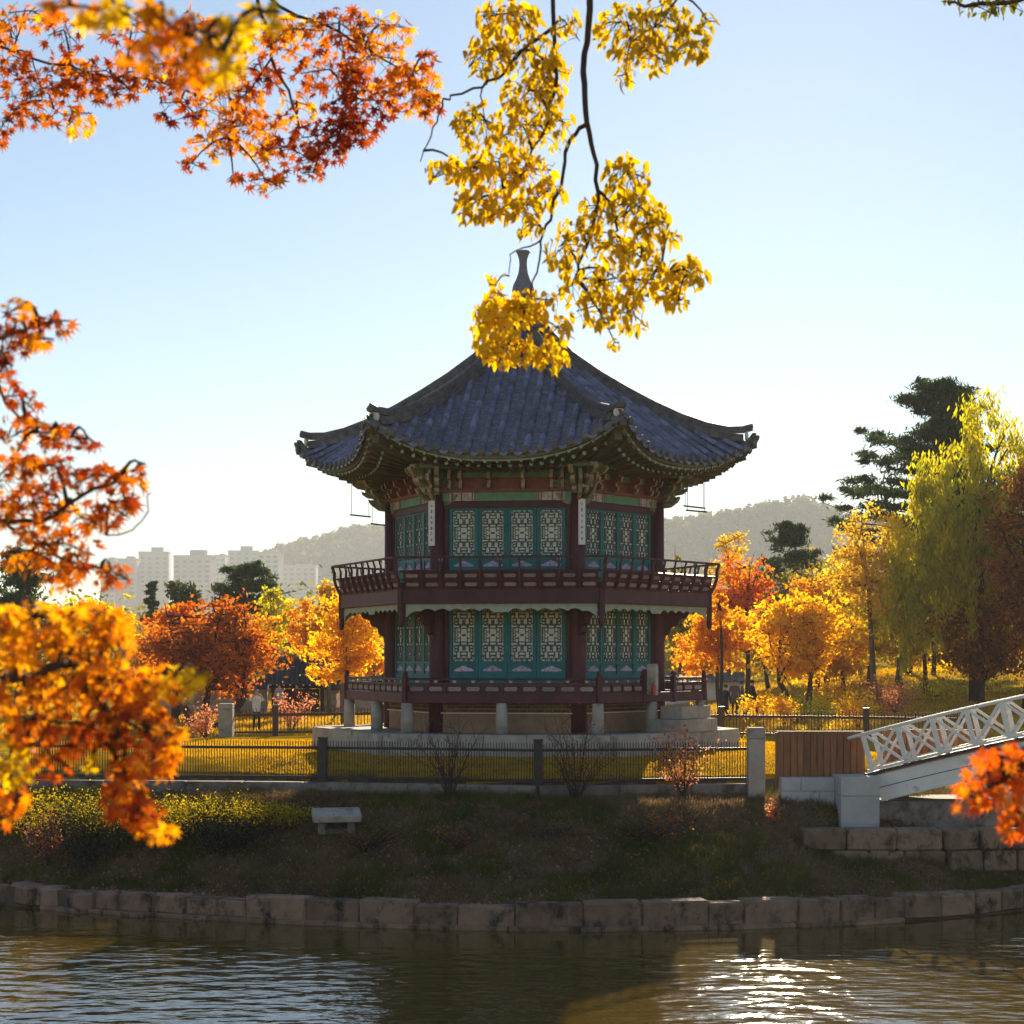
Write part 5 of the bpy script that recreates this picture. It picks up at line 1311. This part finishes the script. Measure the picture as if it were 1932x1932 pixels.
def overhang(name, label, trunk, limbs, branches, clusters, seed, bark='bark', limit=298, cat='tree', dens=1.0, thin=1.0):
    """trunk: list of (x, y, r, z) ; limbs: world polylines with radii ; branches: (Y, r0, r1, [(px, py)..]) ; clusters: (px, py, rx, ry, n, Y, size, kind, material)"""
    rp = random.Random(seed); rg = np.random.default_rng(seed)
    O = Vector((trunk[0][0], trunk[0][1], trunk[0][2])); e = empty(name, O, 0, label, cat)
    tm = MB(); tm.tube([Vector(p[:3]) - O for p in trunk], [p[3] for p in trunk], 10); tm.build('trunk', MT[bark], e, smooth=True)
    for (pts, r0, r1) in limbs:
        b = MB(); n = len(pts); b.tube([Vector(p) - O for p in pts], [r0 + (r1 - r0) * i / (n - 1) for i in range(n)], 8); b.build('limb', MT[bark], e, smooth=True)
    BP = []
    for (Y, r0, r1, pts) in branches:
        r0 *= thin; r1 *= thin
        w = [at(px, py, Y + (.12 * math.sin(i * 1.7))) for i, (px, py) in enumerate(pts)]
        # subdivide with a small wander so that the twig is not a straight rod
        q = []
        for i in range(len(w) - 1):
            for t in (0, .33, .66): q.append(w[i].lerp(w[i + 1], t) + Vector((rp.uniform(-1, 1), rp.uniform(-1, 1), rp.uniform(-1, 1))) * .012 * (1 if t else 0))
        q.append(w[-1]); n = len(q)
        b = MB(); b.tube([p - O for p in q], [r0 + (r1 - r0) * i / (n - 1) for i in range(n)], 6); b.build('branch', MT[bark], e, smooth=True)
        for i, p in enumerate(q): BP.append(p)
    leaves = []; tw = MB()
    for (px, py, rx, ry, n, Y, size, kind, m) in clusters:
        n = int(n * dens)
        c = at(px, py, Y); near = sorted(BP, key=lambda p: (p - c).length)[:1]
        hub = c + Vector((0, 0, ry * Y / F * .35))
        if near and (near[0] - c).length < 1.6 * Y / 8:
            tw.tube([p - O for p in curve3(near[0], hub, (0, 0, .06), 5)], [.007, .006, .005, .0042, .0036], 4, cap=False)
        sg = -1 if rp.random() < .5 else 1
        axis = [at(px - sg * rx * .75, py - ry * .35 * rp.uniform(.2, 1), Y), hub, at(px + sg * rx * .4, py + ry * .05, Y + .08), at(px + sg * rx * .8, py + ry * .45, Y - .05)]
        tw.tube([q - O for q in axis], [.0026, .0036, .0028, .0018], 4, cap=False)
        for i in range(n):
            a = rp.uniform(0, 6.283); r_ = math.sqrt(rp.random())
            p = at(px + rx * r_ * math.cos(a), py + ry * r_ * math.sin(a), Y + rp.gauss(0, .16) * Y / 8)
            st_ = min((axis[j_].lerp(axis[j_ + 1], rp.random()) for j_ in (0, 1, 2)), key=lambda v: (v - p).length)
            if i % 2 == 0: tw.tube([st_ - O, st_.lerp(p, .5) + Vector((0, 0, .012)) - O, p - O], [.0019, .0016, .0011], 3, cap=False)
            t = Vector((rp.gauss(0, .55), rp.gauss(0, .5), -1.0 + rp.gauss(0, .45))) + (p - hub).normalized() * .6 if (p - hub).length > 1e-6 else Vector((0, 0, -1))
            t.normalize()
            nn = Vector((rp.gauss(0, .8), rp.gauss(0, 1) + (.9 if rp.random() < .5 else -.9), rp.gauss(0, .7)))
            nn = (nn - t * nn.dot(t)).normalized(); bx__ = t.cross(nn)
            s = size * rp.uniform(.55, 1.3) * .5
            q_ = s * rp.uniform(.3, 2.6) * (1 if rp.random() < .8 else -1); M4 = Matrix(((bx__.x * s, t.x * s, nn.x * q_, p.x - O.x), (bx__.y * s, t.y * s, nn.y * q_, p.y - O.y), (bx__.z * s, t.z * s, nn.z * q_, p.z - O.z), (0, 0, 0, 1)))
            leaves.append((s * 2 / p.y, kind, m, M4))
    tw.build('twig', MT[bark], e, kind='stuff')
    leaves.sort(key=lambda l: -l[0])
    # the leaves that show largest are leaves of their own, spread evenly over the tree
    step = max(1, len(leaves) // limit); pick_ = leaves[::step][:limit]; ids = set(id(l) for l in pick_)
    for (_, kind, m, M4) in pick_: instm(leaf_mesh(kind, m), 'leaf', e, M4)
    rest = [l for l in leaves if id(l) not in ids]; by = {}
    for l in rest: by.setdefault((l[1], l[2]), []).append(np.array(l[3]))
    for (kind, m), Ms in by.items():
        Ms = np.array(Ms); V0, T0 = TPL[kind]; n = len(Ms)
        V = np.einsum('nij,kj->nki', Ms[:, :3, :3], V0) + Ms[:, None, :3, 3]
        T = (T0[None] + (np.arange(n) * len(V0))[:, None, None]).reshape(-1, 3)
        inst(np_mesh('foliage', V.reshape(-1, 3), T, LM[m]), 'foliage', e, kind='stuff')
    return e
def gz_(x, y): return ground_z(x, y) - .1
D1 = 9.5
c1 = [(20, 120, 40, 50, 16), (80, 185, 75, 55, 46), (150, 225, 32, 35, 14), (10, 240, 20, 35, 9), (200, 150, 60, 48, 32), (130, 140, 55, 40, 26), (280, 150, 60, 45, 28), (335, 130, 60, 45, 26), (340, 205, 50, 36, 18), (425, 190, 70, 55, 44),
      (400, 275, 52, 32, 16), (362, 312, 26, 12, 5), (480, 145, 60, 45, 26), (470, 250, 70, 46, 40), (545, 290, 62, 36, 26), (500, 345, 42, 24, 11), (605, 270, 60, 45, 32), (660, 245, 50, 42, 28), (620, 150, 70, 55, 34), (700, 125, 68, 62, 52),
      (775, 170, 58, 52, 50), (720, 60, 60, 40, 24), (640, 60, 70, 48, 32), (560, 70, 70, 45, 32), (480, 60, 60, 45, 22), (685, 205, 60, 48, 30), (803, 108, 20, 20, 5), (560, 205, 36, 36, 12), (60, 30, 60, 30, 16), (15, 60, 25, 40, 12), (250, 60, 60, 40, 18), (120, 70, 40, 40, 10), (810, 200, 25, 30, 10), (440, 335, 16, 12, 3), (590, 330, 30, 16, 6), (380, 55, 50, 40, 16)]
cl1 = [(a, b, c, d, n, D1, .088, 'maple', 'fg_red' if (a + b) % 3 else 'fg_orange') for a, b, c, d, n in c1]
D0 = 3.4
cl1 += [(a, b, c, d, n, D0, .062, 'maple', m) for a, b, c, d, n, m in ((210, 25, 60, 30, 9, 'fg_gold'), (300, 45, 50, 40, 10, 'fg_orange'), (370, 70, 50, 40, 9, 'fg_orange'), (430, 70, 50, 45, 9, 'fg_yellow'), (350, 130, 40, 30, 6, 'fg_orange'), (430, 130, 30, 35, 6, 'fg_yellow'), (270, 100, 40, 40, 6, 'fg_orange'), (500, 30, 40, 25, 5, 'fg_yellow'), (130, 15, 50, 14, 5, 'fg_orange'))]
tb = (-4.6, 8.6); z0 = gz_(*tb)
overhang('maple_tree', 'red-orange maple whose sprays hang across the top left corner', [(tb[0], tb[1], z0, .24), (tb[0] + .1, tb[1], 2.4, .2), (tb[0] + .4, tb[1] + .1, 4.6, .16), (tb[0] + .9, tb[1] + .2, 6.4, .1)],
    [([(tb[0] + .4, tb[1] + .1, 4.6), (-3.4, 8.8, 5.8), (-2.2, 9.3, 6.3), at(470, -30, D1)], .09, .04), ([(tb[0] + .3, tb[1], 4.2), (-3.2, 9.0, 5.2), at(-60, 60, D1)], .06, .03), ([(tb[0] + .4, tb[1] + .1, 4.6), (-3.0, 6.0, 4.9), at(150, -60, D0)], .05, .015)],
    [(D1, .03, .012, [(470, -30), (505, 50), (512, 110), (545, 170), (565, 240)]), (D1, .025, .008, [(470, -30), (560, 30), (640, 60), (720, 110), (800, 165)]), (D1, .02, .006, [(-60, 60), (60, 110), (170, 140), (280, 150), (400, 190)]), (D1, .014, .005, [(512, 110), (450, 190), (430, 260)]),
     (D1, .012, .004, [(640, 60), (660, 150), (640, 240)]), (D1, .008, .004, [(458, 60), (459, 120)]), (D1, .01, .004, [(60, 110), (80, 190), (130, 230)]), (D0, .012, .004, [(150, -60), (250, 20), (350, 60), (440, 110)])], cl1, 101, dens=2.3, thin=.4)
# left maple
DA, DB = 5.6, 4.4
ca = [(40, 585, 40, 25, 10), (100, 610, 42, 18, 14), (25, 640, 40, 50, 26), (75, 645, 35, 20, 12), (8, 700, 22, 50, 14), (35, 760, 40, 40, 14), (60, 815, 60, 30, 26), (110, 825, 50, 30, 20), (165, 832, 22, 16, 6), (25, 890, 55, 50, 36), (100, 890, 70, 35, 36), (180, 905, 60, 30, 26), (240, 912, 36, 30, 16), (265, 880, 14, 14, 3), (60, 965, 75, 45, 44), (140, 980, 70, 40, 38), (205, 965, 50, 30, 18), (120, 1035, 75, 30, 24), (60, 1050, 60, 35, 20), (150, 1075, 50, 26, 18), (210, 1085, 40, 22, 12), (110, 1090, 30, 25, 8), (235, 950, 30, 18, 8)]
cl2 = [(a, b, c, d, n, DA, .060, 'maple', 'fg_red' if i % 3 else 'fg_orange') for i, (a, b, c, d, n) in enumerate(ca)]
cb_ = [(60, 1178, 95, 42, 66, 0), (170, 1178, 75, 42, 66, 0), (212, 1220, 42, 55, 46, 0), (100, 1235, 100, 45, 52, 1), (35, 1300, 55, 55, 42, 1), (130, 1305, 75, 36, 34, 1), (205, 1290, 65, 46, 46, 1), (280, 1300, 58, 46, 52, 0), (330, 1288, 45, 30, 24, 2), (372, 1276, 32, 14, 9, 2), (60, 1370, 65, 46, 40, 1), (160, 1380, 75, 46, 44, 1), (250, 1370, 75, 52, 74, 1), (312, 1400, 36, 46, 38, 0), (20, 1440, 46, 55, 44, 2), (100, 1440, 46, 26, 16, 0), (240, 1445, 46, 26, 26, 1), (290, 1440, 36, 26, 20, 0), (25, 1520, 32, 36, 22, 0), (215, 1505, 28, 36, 16, 1), (262, 1530, 46, 36, 38, 1), (292, 1568, 36, 24, 22, 0), (240, 1490, 38, 26, 20, 1), (20, 1180, 30, 40, 20, 0), (170, 1440, 20, 14, 5, 2)]
cl2 += [(a, b, c, d, n, DB, .050, 'maple', ('fg_orange', 'fg_orange' if (a + b) % 4 else 'fg_red', 'fg_gold')[m]) for a, b, c, d, n, m in cb_]
tb = (-3.0, 5.0); z0 = gz_(*tb)
overhang('maple_tree', 'orange maple leaning in at the left edge with dense low sprays', [(tb[0], tb[1], z0, .2), (tb[0] + .05, tb[1], 1.6, .16), (tb[0] + .1, tb[1] + .1, 3.0, .13), (tb[0] + .3, tb[1] + .1, 4.6, .08)],
    [([(tb[0] + .05, tb[1], 1.6), (-2.2, 4.7, 2.35), at(-80, 1268, DB)], .06, .024), ([(tb[0] + .1, tb[1] + .1, 2.8), (-2.3, 5.4, 3.1), at(-60, 960, DA)], .05, .02), ([(tb[0] + .15, tb[1] + .1, 3.3), (-2.2, 5.5, 3.6), at(-50, 640, DA)], .04, .015)],
    [(DB, .022, .010, [(-80, 1268), (0, 1277), (60, 1284), (110, 1256), (135, 1250), (168, 1290), (200, 1345), (215, 1400), (235, 1480), (262, 1545)]), (DB, .012, .005, [(110, 1256), (108, 1215), (114, 1180)]), (DB, .012, .005, [(168, 1290), (230, 1290), (300, 1295), (370, 1275)]), (DB, .012, .005, [(60, 1284), (60, 1370), (30, 1450), (25, 1530)]), (DB, .01, .004, [(200, 1345), (260, 1375), (310, 1410)]),
     (DA, .016, .006, [(-60, 960), (20, 985), (100, 975), (180, 920), (250, 910)]), (DA, .012, .005, [(-60, 960), (40, 1010), (130, 1060), (215, 1088)]), (DA, .012, .005, [(-50, 640), (30, 625), (110, 608)]), (DA, .01, .004, [(-50, 640), (10, 760), (70, 815), (165, 830)]), (DA, .005, .003, [(200, 1010), (250, 1000), (280, 965), (285, 930)])], cl2, 102, dens=1.55, thin=.6)
# yellow tree
D2 = 9.0
c3 = [(960, 40, 66, 42, 50), (922, 108, 48, 45, 34), (1000, 110, 60, 45, 42), (1180, 60, 60, 55, 48), (1250, 40, 58, 45, 48), (1300, 88, 42, 36, 30), (1222, 108, 58, 36, 32), (1180, 148, 22, 22, 7), (1335, 45, 20, 18, 6), (1000, 190, 58, 55, 46), (1042, 150, 36, 55, 26), (897, 240, 44, 48, 36), (980, 250, 58, 46, 42), (1050, 240, 36, 46, 14), (868, 325, 66, 28, 38), (940, 320, 66, 44, 50), (1000, 330, 55, 36, 30), (905, 385, 55, 36, 36), (965, 395, 55, 36, 36), (1032, 370, 36, 28, 18), (880, 408, 16, 18, 5), (1000, 430, 26, 26, 9),
      (1182, 340, 46, 46, 36), (1200, 400, 58, 42, 42), (1130, 400, 38, 36, 20), (1232, 430, 38, 36, 20), (1090, 450, 46, 36, 22), (1060, 480, 36, 36, 16), (1150, 470, 48, 36, 24), (1210, 480, 46, 36, 24), (1262, 450, 24, 20, 7), (1292, 520, 48, 34, 30), (1232, 540, 55, 36, 34), (1162, 540, 55, 44, 34), (1092, 540, 55, 44, 28), (1280, 572, 30, 18, 10), (1190, 600, 38, 38, 20), (1122, 590, 46, 36, 24), (1160, 650, 12, 12, 3), (1070, 60, 30, 40, 12)]
cl3 = [(a, b, c, d, n, D2, .070, 'oval', 'fg_yellow') for a, b, c, d, n in c3]
cl3 += [(a, b, c, d, n, 8.4, .066, 'oval', 'fg_gold') for a, b, c, d, n in ((930, 565, 26, 45, 18), (950, 598, 58, 36, 44), (918, 640, 36, 36, 28), (960, 662, 55, 34, 48), (1010, 575, 46, 32, 22), (1050, 630, 30, 32, 18), (1042, 682, 34, 24, 24), (1000, 672, 36, 20, 14), (985, 590, 40, 26, 20))]
tb = (4.6, 9.3); z0 = gz_(*tb)
overhang('zelkova_tree', 'tree with hanging yellow-leaved branch in front of the roof tip', [(tb[0], tb[1], z0, .3), (tb[0] - .05, tb[1], 3.0, .26), (tb[0] - .2, tb[1], 6.0, .2), (tb[0] - .3, tb[1], 8.0, .12)],
    [([(tb[0] - .2, tb[1], 6.0), (3.2, 9.2, 7.2), (1.6, 9.1, 7.2), (.6, 9.0, 6.5), at(1112, -20, D2)], .11, .045), ([(1.6, 9.1, 7.2), (.7, 9.0, 6.9), at(1043, -20, D2)], .05, .025), ([(3.2, 9.2, 7.2), (1.8, 9.1, 6.3), at(1290, -25, D2)], .05, .02)],
    [(D2, .036, .012, [(1112, -20), (1108, 80), (1103, 160), (1107, 230), (1120, 290), (1128, 360), (1120, 420), (1100, 480), (1085, 525)]), (D2, .022, .006, [(1043, -20), (1048, 100), (1045, 180), (1020, 260), (985, 330), (930, 370)]), (D2, .022, .006, [(1107, 235), (1075, 265), (1062, 330), (1042, 400), (1025, 440), (1018, 490), (1005, 530), (985, 600)]),
     (D2, .018, .005, [(1046, 50), (990, 90), (950, 140), (910, 165), (850, 180), (835, 190), (825, 230), (805, 275), (793, 305)]), (D2, .018, .005, [(1128, 360), (1150, 380), (1165, 410), (1158, 440), (1190, 465), (1220, 500), (1295, 520)]), (D2, .01, .004, [(1025, 440), (1000, 465), (962, 480), (960, 520)]), (D2, .014, .005, [(1290, -25), (1250, 40), (1190, 80)]), (D2, .012, .004, [(1165, 410), (1200, 390), (1185, 330)]), (D2, .008, .003, [(910, 165), (912, 210), (920, 240)])], cl3, 103, dens=2.3, thin=.5)
D3 = 4.7; tb = (2.9, 4.9); z0 = gz_(*tb)
overhang('maple_tree', 'scarlet-orange maple spray at the lower right edge', [(tb[0], tb[1], z0, .12), (tb[0] - .05, tb[1], 1.2, .1), (tb[0] - .1, tb[1], 2.6, .06), (tb[0] - .1, tb[1], 4.0, .03)],
    [([(tb[0] - .07, tb[1], 1.9), (2.1, 4.8, 2.2), at(1990, 1440, D3)], .035, .014)], [(D3, .014, .005, [(1990, 1440), (1930, 1450), (1870, 1480), (1820, 1505)]), (D3, .01, .004, [(1930, 1450), (1915, 1510), (1918, 1560)])],
    [(a, b, c, d, n, D3, .06, 'maple', 'fg_scarlet') for a, b, c, d, n in ((1885, 1428, 50, 24, 30), (1855, 1485, 48, 46, 52), (1908, 1480, 40, 50, 40), (1912, 1555, 28, 30, 20), (1825, 1510, 22, 26, 12), (1930, 1425, 24, 24, 12))], 104)
tb = (5.4, 12.0); z0 = gz_(*tb)
overhang('leafy_tree', 'tree with small olive leaves touching the top right corner', [(tb[0], tb[1], z0, .22), (tb[0], tb[1], 4.0, .18), (tb[0] - .1, tb[1], 8.0, .1)], [([(tb[0] - .05, tb[1], 5.5), (4.2, 11.9, 7.1), at(1960, -10, 11.5)], .06, .02)],
    [(11.5, .02, .006, [(1960, -10), (1900, 5), (1820, 12), (1790, 5)])], [(a, b, c, d, n, 11.5, .075, 'oval', 'fg_olive') for a, b, c, d, n in ((1845, 18, 36, 18, 22), (1900, 14, 40, 20, 24), (1800, 5, 22, 8, 6))], 105)
# ------------------------------------------------------------------ visitors
def person(label, px, Y, h, coat, legs, hair, pose='stand', rz=0, coat_len=.78, seed=1, gz=None):
    x = xat(px, Y); g = ground_z(x, Y) if gz is None else gz
    k = h / 1.72
    mt = [mat('coat', coat, .8, .15, 6, .2, 0), mat('trousers', legs, .85, .15, 6, .2, 0), mat('skin', (.55, .34, .25), .6, .05, 5, 0, 0), mat('shoe', (.03, .03, .03), .6, .1, 5, 0, 0)]
    J = {'pel': ((0, 0, .94), (.165, .115)), 'sp': ((0, 0, 1.12), (.155, .11)), 'ch': ((0, .01, 1.32), (.185, .12)), 'ne': ((0, .01, 1.47), (.055, .055)), 'hd0': ((0, -.005, 1.55), (.075, .085)), 'hd1': ((0, -.01, 1.65), (.078, .095)), 'hd2': ((0, 0, 1.70), (.05, .06))}
    E = [('pel', 'sp'), ('sp', 'ch'), ('ch', 'ne'), ('ne', 'hd0'), ('hd0', 'hd1'), ('hd1', 'hd2')]
    st = {'stand': .0, 'walk': .22, 'photo': .02}[pose]
    for s, nm in ((-1, 'l'), (1, 'r')):
        f = st * s
        J['hip' + nm] = ((s * .09, 0, .88), (.095, .1)); J['kn' + nm] = ((s * .10, -.04 - f * .7, .49), (.062, .065)); J['an' + nm] = ((s * .10, .02 - f * 1.25 + (.10 if f < 0 else 0), .09 + (.04 if f < 0 else 0)), (.042, .045)); J['to' + nm] = ((s * .115, -.16 - f * 1.25 + (.10 if f < 0 else 0), .035), (.045, .03))
        J['sh' + nm] = ((s * .19, .01, 1.40), (.068, .07))
        if pose == 'photo':
            J['el' + nm] = ((s * .30, -.14, 1.26), (.055, .055)); J['wr' + nm] = ((s * .12, -.25, 1.52), (.035, .035)); J['ha' + nm] = ((s * .05, -.27, 1.58), (.035, .028))
        else:
            J['el' + nm] = ((s * .255, .03 + f * .3, 1.12), (.05, .05)); J['wr' + nm] = ((s * .265, -.04 + f * .6, .88), (.034, .036)); J['ha' + nm] = ((s * .262, -.06 + f * .65, .79), (.022, .036))
        E += [('pel', 'hip' + nm), ('hip' + nm, 'kn' + nm), ('kn' + nm, 'an' + nm), ('an' + nm, 'to' + nm), ('ch', 'sh' + nm), ('sh' + nm, 'el' + nm), ('el' + nm, 'wr' + nm), ('wr' + nm, 'ha' + nm)]
    names = list(J); me = bpy.data.meshes.new('tmp'); me.from_pydata([J[n_][0] for n_ in names], [(names.index(a), names.index(b)) for a, b in E], []); o = bpy.data.objects.new('tmp', me); COL.objects.link(o)
    sk = o.modifiers.new('s', 'SKIN'); o.modifiers.new('u', 'SUBSURF').levels = 2
    for i, n_ in enumerate(names):
        me.skin_vertices[0].data[i].radius = J[n_][1]; me.skin_vertices[0].data[i].use_root = (n_ == 'pel')
    dg = bpy.context.evaluated_depsgraph_get(); em = bpy.data.meshes.new_from_object(o.evaluated_get(dg)); em.name = 'person'
    bpy.data.objects.remove(o)
    em.materials.clear()
    for m in mt: em.materials.append(m)
    for p in em.polygons:
        c = p.center; z = c.z
        armx = abs(c.x) > .215 and z < 1.3
        mi = 0
        if z > 1.475 and (c.x ** 2 + (c.y + .01) ** 2) < .016 and not (pose == 'photo' and c.y < -.16): mi = 2
        elif z < coat_len and not armx: mi = 1
        if z < .085: mi = 3
        if pose != 'photo' and armx and z < .86: mi = 2
        if pose == 'photo' and c.y < -.235: mi = 2
        p.material_index = mi
        p.use_smooth = True
    b = inst(em, 'person', None, (x, Y, g), (0, 0, rz), (k, k, k)); tag(b, label, 'person')
    hr = MB(); hr.lathe([(.094, 1.60), (.102, 1.65), (.09, 1.715), (.05, 1.748), (.01, 1.755)], 12, Matrix.Translation((0, .022, 0)) @ Matrix.Diagonal((.9, 1.05, 1, 1)))
    hr.build('hair', mat('hair', hair, .6, .1, 5, 0, 0), b, smooth=True)
    if coat_len < .8:
        sk_ = MB(); sk_.lathe([(.215, coat_len), (.20, .9), (.17, 1.05), (.15, 1.12)], 14, Matrix.Diagonal((1, .72, 1, 1))); sk_.build('coat_skirt', mt[0], b, smooth=True)
    return b
person('visitor in cream jacket raising a camera behind the rear fence', 484, 82, 1.74, (.72, .68, .60), (.02, .02, .025), (.25, .2, .17), 'photo', R(15), .80)
person('visitor in black leaning near the wall left of the pink shrub', 343, 88, 1.72, (.02, .02, .025), (.02, .025, .04), (.03, .02, .02), 'walk', R(70))
person('visitor in light blue shirt and dark cap before the gate', 527, 100, 1.70, (.30, .34, .42), (.05, .05, .06), (.02, .02, .02), 'stand', R(10))
person('visitor in dark coat inside the shadow of the gate', 560, 102, 1.68, (.06, .03, .03), (.03, .03, .03), (.03, .02, .02), 'stand', R(-20))
person('visitor in white beside the far left deck post', 641, 92, 1.66, (.75, .70, .66), (.3, .22, .18), (.04, .03, .02), 'walk', R(60))
person('dark-clothed visitor closest to the right deck post', 1368, 88, 1.70, (.03, .03, .04), (.02, .02, .03), (.03, .02, .02), 'walk', R(-60), .55)
person('visitor in grey coat with companions on the right path', 1386, 93, 1.72, (.12, .12, .13), (.05, .05, .06), (.03, .02, .02), 'stand', R(10), .6)
person('visitor in slate jacket in the middle of the right group', 1401, 94, 1.64, (.14, .14, .16), (.04, .04, .05), (.06, .04, .03), 'walk', R(80), .6)
person('visitor in long black coat at the right end of the group', 1420, 91, 1.74, (.015, .015, .02), (.015, .015, .02), (.02, .015, .015), 'walk', R(100), .5)
# ------------------------------------------------------------------ air
def haze_box():
    m, n, l = _new('haze_air')
    out = n.new('ShaderNodeOutputMaterial'); v = n.new('ShaderNodeVolumePrincipled')
    v.inputs['Color'].default_value = (.92, .96, 1.0, 1); v.inputs['Density'].default_value = HAZE; v.inputs['Anisotropy'].default_value = .1
    l.new(v.outputs[0], out.inputs['Volume'])
    mb = MB(); mb.box((0, 1300, 92), (4200, 3400, 206)); o = mb.build('haze', m); o['kind'] = 'stuff'; o['label'] = 'thin pale haze in the air'
HAZE = .00024
haze_box()
